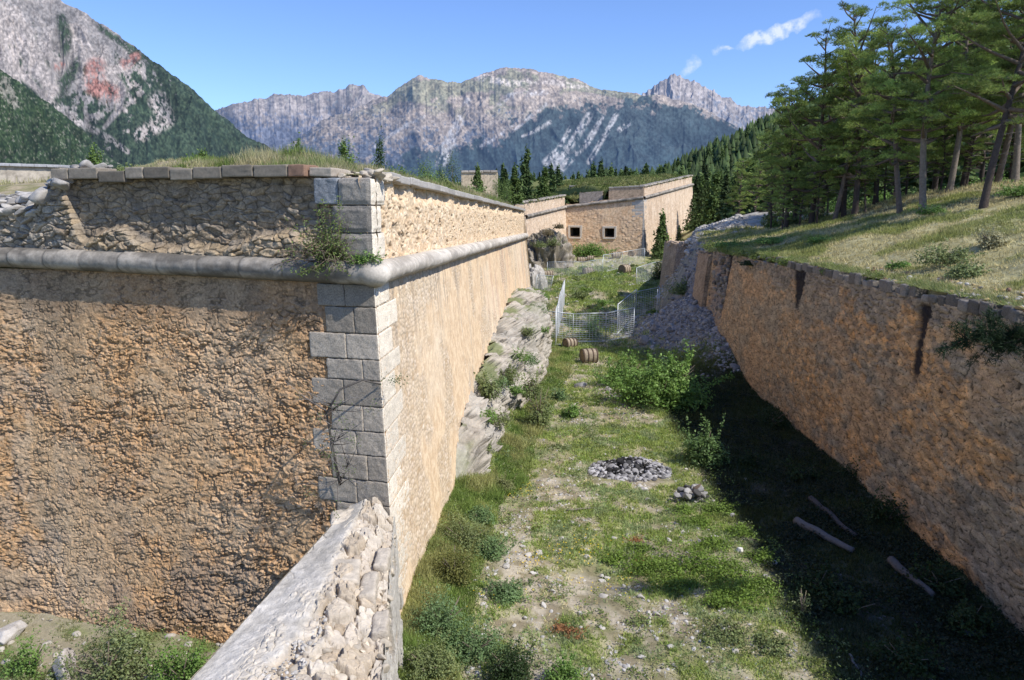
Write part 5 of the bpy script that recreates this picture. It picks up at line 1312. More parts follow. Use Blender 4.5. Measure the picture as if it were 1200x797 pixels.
nn_ = 26000; yy = 12 * (60 / 12) ** RNG.random(nn_); xx = xr_base(yy) + .05 + 1.5 * RNG.random(nn_) ** 1.5
xx = np.where((yy > 26) & (yy < 66), np.interp(yy, [25, 27, 31, 34, 37, 40, 46, 52, 58, 66], [-1.8, -.9, -.5, -.2, .5, .9, 2.1, 2.7, 2.7, 2.8]) + .1 + 1.3 * RNG.random(nn_) ** 1.5, xx)
tuft_field("grass", xx, yy, H(xx, yy), .16 + .20 * S(fbm(xx * .9, yy * .9, seed=615), .45, .65), .007 + .0004 * yy, 4, lambda x, y: mixc((.40, .40, .16), (.20, .29, .07), S(fbm(x * .8, y * .6, oct=3, seed=616), .4, .6)), .45)
# terrace
n = 110000; yy = 15 * (90 / 15) ** RNG.random(n); xx = xtop(yy) + .25 + 34 * RNG.random(n) ** 1.3
okk = (xx / yy < .8) & (RNG.random(n) < .35 + .65 * tgreen(xx, yy)) & (np.exp(-((xx - 27) / 7.5) ** 2 - ((yy - 84) / 9.0) ** 2) < .3); xx, yy = xx[okk], yy[okk]
def cter(x, y):
    n_ = fbm(x * .7, y * .6, oct=3, seed=621)
    c = mixc((.58, .51, .27), (.32, .34, .11), S(tgreen(x, y) * .75 + (n_ - .5), .2, .7)); return c
tuft_field("grass", xx, yy, H(xx, yy), .09 + .0022 * yy + .12 * S(fbm(xx * .5, yy * .5, seed=622), .5, .7), .005 + .00045 * yy, 4, cter, .5)
# bastion top: taller dry grass
n = 60000; dd = .15 + 26 * RNG.random(n) ** 1.6; tt_ = RNG.random(n) ** 1.7
ys_ = yl_top(-3.17 - dd) + .5; yy = ys_ + tt_ * (74 - ys_); xx = xr_top(yy) - dd - .25
def ctop(x, y):
    n_ = fbm(x * .8, y * .8, oct=3, seed=631); return mixc((.46, .41, .23), (.20, .26, .07), S(n_, .42, .6))
okk = (RNG.random(n) < .5 + .5 * S(fbm(xx * .7, yy * .7, seed=632), .4, .6)) & ~((xx < -10.5) & (yy < 24)); xx, yy = xx[okk], yy[okk]
dist = np.minimum(yy - yl_top(np.minimum(xx, -3.17)), xr_top(yy) - xx)
okk = (dist > .6) | (RNG.random(len(xx)) < .12); xx, yy, dist = xx[okk], yy[okk], dist[okk]
tuft_field("grass", xx, yy, topz(xx, yy), (.12 + .30 * S(fbm(xx * .6, yy * .6, seed=633), .35, .65)) * (.45 + .55 * S(dist, .5, 1.6)) , .006 + .0003 * yy, 5, ctop, .35)
# far rampart + bank
n = 9000; iu = RNG.integers(0, 200, n); iv = RNG.integers(0, 34, n); xx = FE[0][iv, iu] + RNG.uniform(-.6, .6, n); yy = FE[1][iv, iu] + RNG.uniform(0, .6, n); zz = FE[2][iv, iu]
tuft_field("grass", xx, yy, zz, .5, .09, 5, lambda x, y: mixc((.24, .24, .09), (.12, .16, .04), S(fbm(x * .5, y * .5, seed=641), .4, .6)), .6)

# -------- shrubs
def foliage(mb, c0, R3, n, size, cols, seed, clumps=14, low=.05, fill=.35):
    r_ = np.random.default_rng(seed); c0 = np.array(c0, float); R3 = np.array(R3, float)
    C = r_.normal(size=(clumps, 3)); C /= np.linalg.norm(C, axis=1)[:, None]; C[:, 2] = np.abs(C[:, 2]) * 1.0; C *= r_.uniform(.35, .72, (clumps, 1))
    rad = r_.uniform(.28, .50, clumps); k = r_.integers(0, clumps, n)
    D = r_.normal(size=(n, 3)); D /= np.linalg.norm(D, axis=1)[:, None]
    rr = rad[k] * (1 - fill * r_.random(n) ** 1.2) * (1 + .25 * (r_.random(n) < .06))
    rr = rr * (.72 + .62 * vn(D[:, 0] * 2.3 + k * 3.1, D[:, 1] * 2.3 + seed, D[:, 2] * 2.3, seed))
    sh_ = r_.random(n) < .16; ns = 16; sa = r_.integers(0, ns, n); sd_ = r_.normal(size=(ns, 3)) * [.55, .55, .2] + [0, 0, .75]; sd_ /= np.linalg.norm(sd_, axis=1)[:, None]; sl = r_.uniform(.95, 1.35, ns); so_ = r_.normal(size=(ns, 3)) * [.25, .25, .02]
    Q = np.where(sh_[:, None], so_[sa] + sd_[sa] * (sl[sa] * r_.random(n) ** .6)[:, None] + r_.normal(size=(n, 3)) * .035, C[k] + D * rr[:, None]); ok_ = Q[:, 2] > low - .02; Q = Q[ok_]; D = D[ok_]; k = k[ok_]; dep = np.clip(np.linalg.norm(Q, axis=1), 0, 1)
    P = c0 + Q * R3
    Nn = D * .6 + np.array([0, 0, .5]) + r_.normal(size=Q.shape) * .45
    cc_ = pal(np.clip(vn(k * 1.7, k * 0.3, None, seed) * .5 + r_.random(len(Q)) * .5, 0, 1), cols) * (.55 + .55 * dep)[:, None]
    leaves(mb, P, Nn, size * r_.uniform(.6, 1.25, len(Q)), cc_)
GREENS = [(0.085, 0.171, 0.031), (0.171, 0.29, 0.06), (0.137, 0.24, 0.051), (0.274, 0.411, 0.12), (0.12, 0.205, 0.042)]
OLIVE = [(0.12, 0.171, 0.051), (0.24, 0.274, 0.103), (0.171, 0.223, 0.085), (0.308, 0.342, 0.171)]
BLUEG = [(0.118, 0.201, 0.071), (0.201, 0.295, 0.118), (0.137, 0.223, 0.085), (0.256, 0.342, 0.189)]
DARKG = [(.020, .040, .012), (.045, .075, .022), (.03, .055, .016)]
def bush(label, p, R3, n, size, cols, seed, name="bush", clumps=14, stems=9, group=None, stemcol=(.20, .16, .12)):
    p = np.array(p, float); t = thing(name, label, name.replace("_", " "), tuple(p), group)
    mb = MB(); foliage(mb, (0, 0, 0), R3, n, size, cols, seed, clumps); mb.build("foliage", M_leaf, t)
    mb = MB(); r_ = random.Random(seed)
    for i in range(stems):
        a = r_.uniform(0, 6.28); q = np.array([math.cos(a) * R3[0] * .6, math.sin(a) * R3[1] * .6, R3[2] * r_.uniform(.4, .85)])
        tube(mb, [(0, 0, -.1), q * [.3, .3, .5], q], [.03 * R3[2] ** .5, .02 * R3[2] ** .5, .008], stemcol, 5)
    mb.build("stem", M_bark, t); return t
bush("big bright green leafy bush in the ditch in front of the fences", G(782, 484) + [0, 1.6, -.1], (2.75, 2.3, 2.75), 15000, .085, GREENS, 701, clumps=26, stems=16)
bush("left lobe of shrubbery joining the big bush, lower and rounder", G(733, 456) + [0, .8, -.1], (1.5, 1.3, 1.8), 5200, .08, GREENS, 702, clumps=16)
bush("medium bright bush at the edge of the shadow, right of the stone heap", G(830, 550) + [0, .7, -.1], (1.12, 1.0, 1.75), 5200, .062, [(.10, .17, .05), (.16, .25, .09), (.08, .14, .03), (.2, .28, .12)], 703, clumps=16)
for i, (px, py, rx, rz, cols, lb) in enumerate([
    (600, 398, .62, 1.3, BLUEG, "round green shrub on the rock ledge halfway along the sunlit wall"), (572, 468, .75, 1.2, OLIVE, "pale green shrub on the rock's left ledge against the wall"),
    (594, 452, .5, .9, OLIVE, "small shrub between the two ledge shrubs on the rock"), (632, 500, .8, 2.3, OLIVE, "tall thin shrub with dead twigs at the rock's right foot"),
    (622, 468, .6, 1.5, OLIVE, "shrub growing on the rock above the tall thin one"), (612, 343, .8, .5, DARKG, "low dark green cushion shrub at the far foot of the sunlit wall"),
    (655, 470, .5, .7, BLUEG, "small bluish weed clump in the grass right of the rock"), (668, 488, .6, .6, GREENS, "low weed clump right of the rock in the mid ditch")]):
    p = G(px, py); 
    if i in (0, 1, 2, 4): p = np.array(at(px, py, {0: 46, 1: 32, 2: 36, 4: 37}[i]))
    if i == 5: p = np.array(at(px, py, 74)); 
    bush(lb, p, (rx, rx, rz), int(1500 + 900 * rx), .055, cols, 710 + i, clumps=10, stems=7)
RK = [(27.5, -1.0, 1.3), (29, -.9, 2.0), (33, -.6, 2.4), (35, -.2, 2.4), (38, .3, 2.7), (39.5, .9, 2.2), (43, .9, 3.0), (47, 1.9, 2.6), (50, 1.6, 3.4), (54, 2.3, 3.2), (57, 2.1, 3.5), (61, 2.3, 3.0), (31, -.5, 1.2), (36.5, .2, 1.3)]
for i, (y_, x_, z_) in enumerate(RK):
    s_ = random.uniform(.35, .8); t = thing("ledge_shrub", "scrubby olive shrub clinging to the grey rock under the sunlit wall", "shrub", (x_, y_, z_ - .1), "scrubby shrubs on the rock outcrop"); mb = MB(); foliage(mb, (0, 0, 0), (s_, s_, s_ * .8), 1100, .042, (OLIVE, GREENS, BLUEG)[i % 3], 1100 + i, 10, -.4); mb.build("foliage", M_leaf, t)
FG = [(545, 640, .85, .75, OLIVE, "olive weed clump against the sunlit wall's foot"), (575, 650, .55, .5, BLUEG, "feathery bluish shrub right of the olive clump"), (532, 680, .65, .9, [(.12, .14, .03), (.20, .20, .06), (.09, .11, .03)], "yellow-green shrub leaning on the wall's foot"),
      (520, 745, .75, 1.0, BLUEG, "dense bluish-green bush at bottom, against the wall"), (555, 770, .75, .75, BLUEG, "greyish green bush at bottom, right of the dense one"), (598, 797, .6, .75, DARKG + [(.09, .15, .05)], "dark green bush cut by the bottom edge"),
      (590, 700, .5, .4, BLUEG, "small grey-green tuft in the foreground grass"), (660, 800, .4, .5, GREENS, "bright little shrub at the bottom edge of the ditch"), (500, 790, .6, .7, OLIVE, "weeds hugging the wall's foot at the bottom edge"),
      (560, 612, .5, .45, BLUEG, "blue-green tuft under the rock, by the wall"), (590, 575, .4, .5, [(.2, .22, .09), (.28, .30, .13)], "pale yellowish flowering tuft below the rock")]
for i, (px, py, rx, rz, cols, lb) in enumerate(FG): bush(lb, G(px, py), (rx * 1.15, rx, rz * 1.1), int(3000 + 2600 * rx), .030, cols, 730 + i, clumps=24, stems=5)
# low mats of juniper-like shrub on the right of the sunny floor
MAT = [(0.12, 0.205, 0.034), (0.205, 0.308, 0.051), (0.171, 0.256, 0.048), (0.256, 0.342, 0.085)]
mats = [(775, 668, 1.25, .42), (812, 660, 1.3, .5), (850, 672, 1.1, .45), (885, 690, .8, .4), (795, 690, .9, .3), (860, 705, 1.0, .4), (838, 640, .8, .35), (720, 655, .6, .35), (752, 645, .6, .35), (815, 615, .8, .4), (845, 600, .9, .35), (868, 625, .7, .3), (800, 600, .5, .35), (893, 655, .5, .4),
        (845, 740, .9, .25), (900, 755, .7, .25), (720, 500, .7, .2), (690, 515, .6, .2), (655, 525, .6, .2)]
for i, (px, py, rx, rz) in enumerate(mats):
    p = G(px, py); t = thing("low_shrub", "low spreading bright green shrub mat on the sunny ditch floor", "shrub", tuple(p), "low spreading shrub mats on the ditch floor"); mb = MB(); foliage(mb, (0, 0, -.05), (rx, rx * .9, rz), int(2600 * rx), .036, MAT if i < 14 else OLIVE, 760 + i, 16, fill=.8); mb.build("foliage", M_leaf, t)
for i, (px, py) in enumerate([(750, 634), (660, 738), (672, 742), (752, 660)]):
    p = G(px, py); t = thing("dry_plant", ("rust-brown dried plant above the green mats", "left half of the rusty dry patch in the foreground", "right half of the rusty dry patch in the foreground", "small rusty twig patch at the mats' edge")[i], "dry plant", tuple(p)); mb = MB(); foliage(mb, (0, 0, -.02), (.45 if i else .42, .35, .16), 600, .028, [(.34, .14, .06), (.45, .22, .10), (.25, .13, .06)], 790 + i, 9, fill=.9); mb.build("foliage", M_leaf, t)
# countless small leafy weeds over the sunny floor
nw = 5200; yy = 11 * (80 / 11) ** RNG.random(nw); xx = RNG.uniform(-3, 13, nw); kk_ = (xx > xr_base(yy) + .1) & (xx < xbot(yy) - 4.5) & (RNG.random(nw) < .25 + .75 * S(fbm(xx * .9, yy * .8, oct=3, seed=661), .42, .6)) & ~((yy > 26.9) & (yy < 29.7) & (np.abs(xx - 4.6) < 1.7)); xx, yy = xx[kk_], yy[kk_]
hw = RNG.uniform(.05, .20, len(xx)) * (1 + .8 * (RNG.random(len(xx)) < .08)); P = np.repeat(np.stack([xx, yy, H(xx, yy)], -1), 20, 0); hh_ = np.repeat(hw, 20); P += RNG.normal(size=P.shape) * np.stack([hh_ * .9, hh_ * .9, hh_ * 0], -1); P[:, 2] += hh_ * RNG.uniform(.1, 1.1, len(P))
cw = pal(RNG.random(len(xx)), [(.13, .20, .045), (.22, .29, .09), (.16, .22, .10), (.30, .32, .14), (.11, .17, .035), (.26, .33, .08)]); mb = MB(); leaves(mb, P, RNG.normal(size=P.shape) * .5 + [0, -.2, 1], .018 + np.repeat(yy, 20) * .0009, np.repeat(cw, 20, 0) * RNG.uniform(.6, 1.3, (len(P), 1))); tag(mb.build("ground_weeds", M_leaf), kind="stuff")
# ragged turf and stones along the top edge of the shaded wall
mb = MB(); ne = 5200; ye = 12 * (58 / 12) ** RNG.random(ne); xe = xtop(ye) + RNG.uniform(-.02, .7, ne); ke = RNG.random(ne) < S(fbm(ye * .8, ye * 0, oct=3, seed=671), .40, .6) + .25; xe, ye = xe[ke], ye[ke]; ze = np.where(xe < xtop(ye) + .42, 7.44, H(xe, ye))
P = np.repeat(np.stack([xe, ye, ze], -1), 6, 0); P[:, :2] += RNG.normal(size=(len(P), 2)) * .05; blades(mb, P, RNG.normal(size=P.shape) * [.6, .5, .2] + [-.5, 0, .7], RNG.uniform(.08, .30, len(P)), .010, pal(RNG.random(len(P)), [(.42, .40, .20), (.20, .27, .08), (.30, .33, .12)])); tag(mb.build("edge_turf", M_grass), kind="stuff")
mb = MB()
for i in range(330):
    y = 14 * (44 / 14) ** random.random(); x = float(xtop(y)) + random.uniform(.0, 1.2); s_ = random.uniform(.03, .12); rock(mb, (x, y, max(Hs(x, y), 7.42 if x < xtop(y) + .4 else 0) + s_ * .3), (s_ * 1.3, s_, s_ * .6), np.array(random.choice([(.42, .38, .32), (.34, .20, .13), (.48, .45, .40), (.40, .30, .14)])) * random.uniform(.8, 1.1), 1)
tag(mb.build("gravel", M_stone), kind="stuff")
for i, (y_, ry_, rx_) in enumerate([(39.5, 1.5, .7), (42.5, 1.8, .9), (45.5, 1.6, 1.0), (48.5, 2.0, 1.1), (51.5, 1.8, 1.2), (54.5, 1.8, 1.1), (57.5, 1.6, 1.2), (34.0, 1.0, .5), (29.5, .8, .4)]):
    p_ = (float(xtop(y_)) + .35, y_, 7.2); t = thing("turf_cushion", "grassy turf cushion drooping over the torn top edge of the shaded ditch wall", "turf", p_, "turf cushions along the ditch wall's top"); m = MB(); foliage(m, (0, 0, 0), (rx_, ry_, .42), int(2600 * ry_), .045, [(.13, .19, .04), (.21, .27, .07), (.28, .32, .10)], 1500 + i, 18, -.9); m.build("foliage", M_leaf, t)
# yellow flowers scattered
mb = MB(); P = np.array([G(random.gauss(px, s_), random.gauss(py, s_ * .4)) for px, py, s_, k_ in ((680, 645, 22, 60), (625, 660, 12, 30), (710, 690, 20, 25), (605, 575, 14, 60), (590, 700, 20, 20)) for _ in range(k_)]); P[:, 2] += .12
leaves(mb, P, np.tile([0, -.4, 1.0], (len(P), 1)) + RNG.normal(size=(len(P), 3)) * .3, .024, np.array([.75, .55, .05]), .9); tag(mb.build("yellow_flowers", M_leaf), kind="stuff")
# weeds in the shade strip
n = 3200; yy = 15 * (44 / 15) ** RNG.random(n); xx = xbot(yy) - 5.6 * RNG.random(n); zz = H(xx, yy); mb = MB()
k_ = RNG.random(n) < S(fbm(xx * .8, yy * .8, seed=651), .35, .6); xx, yy, zz = xx[k_], yy[k_], zz[k_]
P = np.repeat(np.stack([xx, yy, zz], -1), 16, 0); P += RNG.normal(size=P.shape) * [.16, .16, .07]; P[:, 2] = np.maximum(P[:, 2], H(P[:, 0], P[:, 1])) + .08
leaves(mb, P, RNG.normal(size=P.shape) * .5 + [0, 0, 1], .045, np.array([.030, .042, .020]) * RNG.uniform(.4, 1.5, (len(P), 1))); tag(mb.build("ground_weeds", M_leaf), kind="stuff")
for i, (px, py, rx, rz) in enumerate([(905, 500, .9, .9), (1010, 560, .9, .8), (940, 560, .8, .6), (1040, 610, .8, .9), (1100, 690, .8, .8), (960, 690, .7, .6), (1000, 720, .8, .6), (880, 545, .6, .5), (1135, 740, .7, .7), (1060, 780, .8, .6)]):
    p = G(px, py); bush("dark leafy shrub growing in the deep shade under the right-hand wall", p, (rx, rx, rz), 1500, .05, DARKG, 810 + i, "bush", 10, 4, "dark shrubs in the shade of the ditch wall")
bush("slender weed with tall seed stalk on the shadow's edge", G(940, 720), (.22, .22, .75), 260, .03, OLIVE, 825, "weed", 6, 6)
# bottom-left bushes
bush("broad pale-green bush at the foot of the rough wall, bottom left", G(128, 806), (1.35, .9, 1.7), 7000, .036, OLIVE + [(.12, .18, .06)], 831, clumps=20)
bush("bright green bush between the rough wall and the ruined wall", G(215, 806), (.95, .7, 1.15), 4200, .034, GREENS, 832, clumps=14)
bush("small green bush at the left edge below the rough wall", G(36, 790), (.65, .5, .95), 2400, .034, GREENS, 833, clumps=10)
bush("low green tuft beside the grey boulder, bottom left", G(22, 812), (.5, .4, .4), 1500, .03, OLIVE, 834, clumps=8)
# shrub on the cordon with upright shoots
p = np.array([*(Kc + dl * 1.0 + nl * .02), 8.75]); t = thing("bush", "wild shrub with upright leafy shoots rooted on the cordon by the corner", "bush", tuple(p))
mb = MB(); ms = MB(); r_ = random.Random(3)
for i in range(84):
    a = r_.uniform(-1.0, 1.0); h_ = r_.uniform(.25, 1.1) if i > 9 else r_.uniform(1.1, 1.6); bx_ = r_.uniform(-.35, .45)
    tip = np.array([bx_ + a * .6 * (h_ ** .5), -.18 - r_.uniform(0, .55), h_ * (1 if i < 60 else -.2)])
    if i < 9: tip[0] = bx_ * .8 - .1 * r_.random()
    b0 = np.array([bx_ * .5, 0, 0.0]); md = (b0 + tip) / 2 + np.array([0, -.1, .06]); tube(ms, [b0, md, tip], [.008, .005, .002], (.18, .13, .09), 4)
    nl_ = int(34 * max(h_, .5)); s = np.array([r_.random() for _ in range(nl_)])[:, None] ** .7
    Q = b0 * (1 - s) ** 2 + 2 * md * s * (1 - s) + tip * s ** 2 + RNG.normal(size=(nl_, 3)) * .045; leaves(mb, Q, RNG.normal(size=(nl_, 3)) * .6 + [.2, -.6, .5], .027, pal(RNG.random(nl_), [(.10, .15, .03), (.20, .26, .08), (.14, .20, .05)]))
for i in range(26):
    b0 = np.array([r_.uniform(-.3, .3), -.1, r_.uniform(0, .25)]); e_ = b0 + np.array([r_.uniform(-.9, .5), -r_.uniform(.3, .85), r_.uniform(-.45, .5)]); md = (b0 + e_) / 2 + np.array([0, 0, .12]); tube(ms, [b0, md, e_], [.016, .012, .006], (.17, .13, .10), 4)
    for j in range(3): f_ = md + (e_ - md) * r_.random(); tube(ms, [f_, f_ + RNG.normal(size=3) * .16], [.008, .004], (.2, .16, .12), 3)
    Q = md + (e_ - md) * RNG.random((16, 1)) + RNG.normal(size=(16, 3)) * .06; leaves(mb, Q, RNG.normal(size=(16, 3)) + [.2, -.5, .5], .028, pal(RNG.random(16), [(.12, .18, .04), (.24, .31, .10), (.17, .24, .06)]))
mb.build("foliage", M_leaf, t); ms.build("stem", M_bark, t)
for i, s_ in enumerate((.2, -.05)):
    p = np.array([*(Kc + dl * s_ + nl * .2), 8.78]); bush(("trailing green tuft hanging over the cordon left of the corner", "small tuft of leaves on the cordon at the very corner")[i], p, (.35, .22, .22 + .1 * i), 700, .025, GREENS, 841 + i, "trailing_plant", 7, 3)
# half-dead shrub hanging in front of the quoins
k0 = corner(6.05); p = np.array([*(k0 + nl * .05 + nr * .02), 6.05]); t = thing("dead_shrub", "half-dead twiggy shrub hanging from a joint in the corner stones", "shrub", tuple(p))
ms = MB(); mb = MB(); main = np.array([(0, 0, 0), (-.35, -.35, .18), (-.8, -.6, .02), (-1.1, -.65, -.5), (-1.05, -.5, -1.3), (-.95, -.3, -2.3)]); tube(ms, main, [.02, .025, .025, .03, .035, .03], (.10, .09, .08), 6)
for i in range(46):
    k_ = r_.randint(3, 5); b0 = main[k_] * r_.uniform(.75, 1) + main[k_ - 1] * 0; L_ = r_.uniform(.5, 1.5); dr_ = np.array([r_.uniform(-.75, 1.15), r_.uniform(-.7, .0), r_.uniform(-.25, .85)]); dr_ /= np.linalg.norm(dr_)
    e_ = b0 + dr_ * L_ * .8; md = (b0 + e_) / 2 + RNG.normal(size=3) * .08; tube(ms, [b0, md, e_], [.012, .007, .003], (.26, .24, .22) if i % 3 else (.12, .1, .09), 4)
    for j in range(3):
        f_ = md + (e_ - md) * r_.random(); g_ = f_ + RNG.normal(size=3) * .16; tube(ms, [f_, g_], [.004, .002], (.3, .28, .26), 3)
    if i % 3 == 0: nl_ = 22; leaves(mb, e_ + RNG.normal(size=(nl_, 3)) * .09, RNG.normal(size=(nl_, 3)) + [0, -.3, .6], .024, pal(RNG.random(nl_), [(.10, .14, .04), (.18, .24, .09)]))
nl_ = 90; leaves(mb, np.array([.35, -.15, .12]) + RNG.normal(size=(nl_, 3)) * [.16, .1, .07], RNG.normal(size=(nl_, 3)) + [.3, -.3, .6], .026, pal(RNG.random(nl_), [(.06, .11, .03), (.12, .18, .06)]))
ms.build("branch", M_bark, t); mb.build("foliage", M_leaf, t)

# -------- conifers
def limb(pts, n):
    pts = np.array(pts, float); t = np.linspace(0, len(pts) - 1, n); return np.stack([np.interp(t, range(len(pts)), pts[:, i]) for i in range(3)], -1)
def pine_mesh(h, seed, crown0=.35, width=.28, lean=(0, 0), dens=1.0, tone=1.0, top_narrow=.5, nlimb=46, bark=(.075, .058, .048)):
    """mountain pine: bent trunk, long level limbs carrying flat needle pads"""
    r_ = np.random.default_rng(seed); tr = MB(); cr = MB()
    n = 16; t = np.linspace(0, 1, n); wob = np.stack([np.sin(t * 4 + seed) * .018 * h, np.cos(t * 3.3 + seed * 2) * .018 * h, t * 0], -1)
    P = np.stack([lean[0] * t ** 1.2, lean[1] * t, t * h - .3], -1) + wob - wob[0]
    r0 = .0125 * h + .03; rad = r0 * (1 - t) ** .75 + .015; rad[0] *= 1.3
    bc = mixc((.15, .12, .10), (.30, .18, .11), S(t, .25, .7)); 
    tube(tr, P, rad, np.repeat(bc, 9, 0) if False else bark, 9, False)
    dirs = np.array([0.0])
    ang = r_.uniform(0, 6.28)
    for i in range(nlimb):
        f = crown0 + (1 - crown0) * (i + r_.random()) / nlimb * .985; dead = False
        ang += 2.4 + r_.normal() * .5; b = np.array([np.interp(f, t, P[:, k]) for k in range(3)])
        g = (f - crown0) / (1 - crown0); prof = (min(1, .45 + 1.6 * g) * (1 - g) ** top_narrow + .06)
        L = width * h * prof * r_.choice([.45, .7, .95, 1.1, 1.35])
        up = .05 + .7 * g + r_.normal() * .30; d = np.array([math.cos(ang), math.sin(ang), up])
        e = b + d * L; md = (b + e) / 2 + np.array([0, 0, -.04 * L]) + r_.normal(size=3) * .05 * L
        lp = limb([b, md, e], 6); tube(tr, lp, np.linspace(.012 * h * (1 - f) ** .5 + .018, .012, 6), (.15, .115, .09), 5, False)
        npad = max(2, int(L * 2.7)); 
        for j in range(npad):
            s = .38 + .62 * (j + r_.random()) / npad; c = np.array([np.interp(s * 5, range(6), lp[:, k]) for k in range(3)])
            side = np.cross(d, [0, 0, 1.0]); side /= np.linalg.norm(side); off_ = side * r_.normal() * .30 * L * (1.15 - s * .4) + np.array([0, 0, r_.uniform(-.05, .28) * L]); c2 = c + off_
            tube(tr, [c, c2], [.012, .006], (.16, .125, .10), 3, False)
            pr = r_.uniform(.20, .44) * (.7 + .3 * min(L, 2)); nt_ = int(52 * dens * (pr / .4) ** 2)
            aa_ = r_.random(nt_) * 6.283; q_ = r_.random(nt_) ** .5 * pr * (1 + .3 * np.sin(aa_ * 3 + i)); Q = c2 + np.stack([np.cos(aa_) * q_, np.sin(aa_) * q_, r_.random(nt_) * pr * .75 * (1.15 - q_ / pr / 1.3) - .1 * pr], -1)
            sh = .45 + .8 * r_.random(); 
            cbase = pal(np.clip(r_.random(nt_) * .6 + .4 * r_.random(), 0, 1), [(.09, .13, .036), (.17, .23, .058), (.25, .32, .085), (.37, .41, .14)]) * sh * tone
            nb = 6; QQ = np.repeat(Q, nb, 0); DD = r_.normal(size=(nt_ * nb, 3)) * [1, 1, .55] + [0, 0, .9] + np.repeat((Q - c2), nb, 0) * 1.6
            blades(cr, QQ, DD, r_.uniform(.11, .22, nt_ * nb), .0135, np.repeat(cbase, nb, 0))
    # dead snags below the crown
    for i in range(9):
        f = r_.uniform(.15, crown0 + .12); b = np.array([np.interp(f, t, P[:, k]) for k in range(3)]); a = r_.uniform(0, 6.28); e = b + np.array([math.cos(a), math.sin(a), .15]) * r_.uniform(.4, 1.3)
        tube(tr, [b, (b + e) / 2 + [0, 0, .05], e], [.022, .014, .005], (.20, .17, .15), 4, False)
    return tr, cr
def pine(label, px, py, Y, h, seed, group=None, **kw):
    p = np.array(at(px, py, Y)); p[2] = Hs(p[0], p[1]); t = thing("pine_tree", label, "pine tree", tuple(p), group); tr, cr = pine_mesh(h, seed, **kw); tr.build("trunk", M_bark, t, True); cr.build("crown", M_needle, t); return t
p1 = pine("tall sunlit pine with pale bark at the terrace edge, tallest crown in the stand", 1082, 244, 45, 13.2, 901, crown0=.30, width=.25, lean=(.3, .2), tone=1.75, nlimb=40, bark=(.21, .175, .14))
p2 = pine("pine with leaning trunk just left of the tallest one", 1056, 246, 47.5, 11.0, 902, crown0=.30, width=.27, lean=(-1.6, .6), tone=1.45, nlimb=33, bark=(.16, .125, .10))
p3 = pine("big dark pine leaning right at the frame's right edge", 1152, 240, 40, 12.6, 903, crown0=.34, width=.30, lean=(1.9, .3), tone=1.1, nlimb=38)
p4 = pine("slim pine with bare trunk standing at the left end of the terrace stand", 921, 268, 61, 10.6, 904, crown0=.20, width=.25, lean=(-.5, 0), tone=1.4, nlimb=32)
p5 = pine("high pine with crooked open crown, left of the middle of the stand", 1000, 266, 55, 14.2, 905, crown0=.20, width=.20, lean=(-1.0, 0), tone=1.4, nlimb=38)
proto = [p4, p5, p2, p1, p3]
# (px, py, Y, prototype, scale, rotation)
SH = "dark-trunked pine deep in the shaded stand on the right"
GRP = "pines of the stand on the right-hand terrace"
more = [(932, 269, 63, 0, 1.12, 2.1, "pine second from the left end of the terrace stand"), (950, 270, 58, 1, .96, 1.0, "pine third from the left end of the stand, long limbs over the wall"), (962, 262, 66, 0, 1.2, 4.0, SH), (976, 270, 56, 2, 1.0, 2.6, "pine with dark forked-looking trunk at the front of the stand"),
        (988, 268, 57.5, 1, .86, 3.4, SH), (1025, 250, 60, 1, .92, 5.2, "pine with thin spire top behind the leaning one"), (1095, 225, 62, 1, 1.06, 2.2, SH), (1112, 225, 55, 3, 1.08, 3.6, "tall pine whose top leaves the frame, right of the tallest sunlit one"),
        (1128, 220, 60, 0, 1.5, 5.0, SH), (1168, 215, 56, 2, 1.3, 1.9, SH), (1190, 215, 50, 3, 1.05, 5.6, "pine at the right edge behind the big dark one"), (1215, 225, 44, 4, 1.0, 3.3, SH), (1240, 215, 55, 1, 1.0, .4, SH), (1205, 200, 66, 0, 1.5, 2.9, SH), (1080, 215, 70, 0, 1.5, 3.9, SH),
        (1045, 230, 70, 1, 1.0, 1.5, SH), (955, 255, 76, 2, 1.1, 3.0, SH), (900, 262, 72, 0, .85, 5.0, "pine left of the stand behind the grey earth heap"), (884, 258, 92, 1, .62, 2.0, "pine beyond the grey earth heap, right one"), (866, 255, 98, 0, .8, 3.1, "pine beyond the grey earth heap, left one"), (1150, 205, 72, 1, 1.1, 5.9, SH), (1260, 240, 42, 3, 1.0, 1.2, SH)]
for px, py, Y, k_, sc, rz, lb in more:
    p = np.array(at(px, py, Y)); p[2] = Hs(p[0], p[1]); dup(proto[k_], tuple(p), rz, sc, lb, GRP)
for o in (p1, p2, p3, p4, p5): o["group"] = GRP
for i in range(46):
    px = random.uniform(905, 1200); Y = random.uniform(62, 88); x = at(px, 245, Y)[0]; s_ = random.uniform(.7, 1.8)
    t = thing("bush", "green undergrowth bush among the trunks of the pine stand", "bush", (x, Y, Hs(x, Y)), "undergrowth bushes beneath the pines"); m = MB(); foliage(m, (0, 0, 0), (s_ * 1.1, s_, s_ * 1.2), 900, .11, GREENS if i % 3 else OLIVE, 1000 + i, 9); m.build("foliage", M_leaf, t)
for i, (px, Y, k_, sc) in enumerate([(918, 57, 0, .42), (938, 60, 1, .36), (958, 57, 0, .5), (985, 61, 1, .42), (1015, 56, 2, .42), (1036, 60, 0, .5), (905, 64, 1, .4), (1100, 58, 0, .5), (1130, 56, 1, .4), (1180, 57, 0, .55), (970, 66, 2, .5), (1060, 62, 1, .45)]):
    x = at(px, 245, Y)[0]; dup(proto[k_], (x, Y, Hs(x, Y)), i * 1.7, sc, "small young pine filling the gap between the taller trunks of the stand", "young pines between the tall trunks")
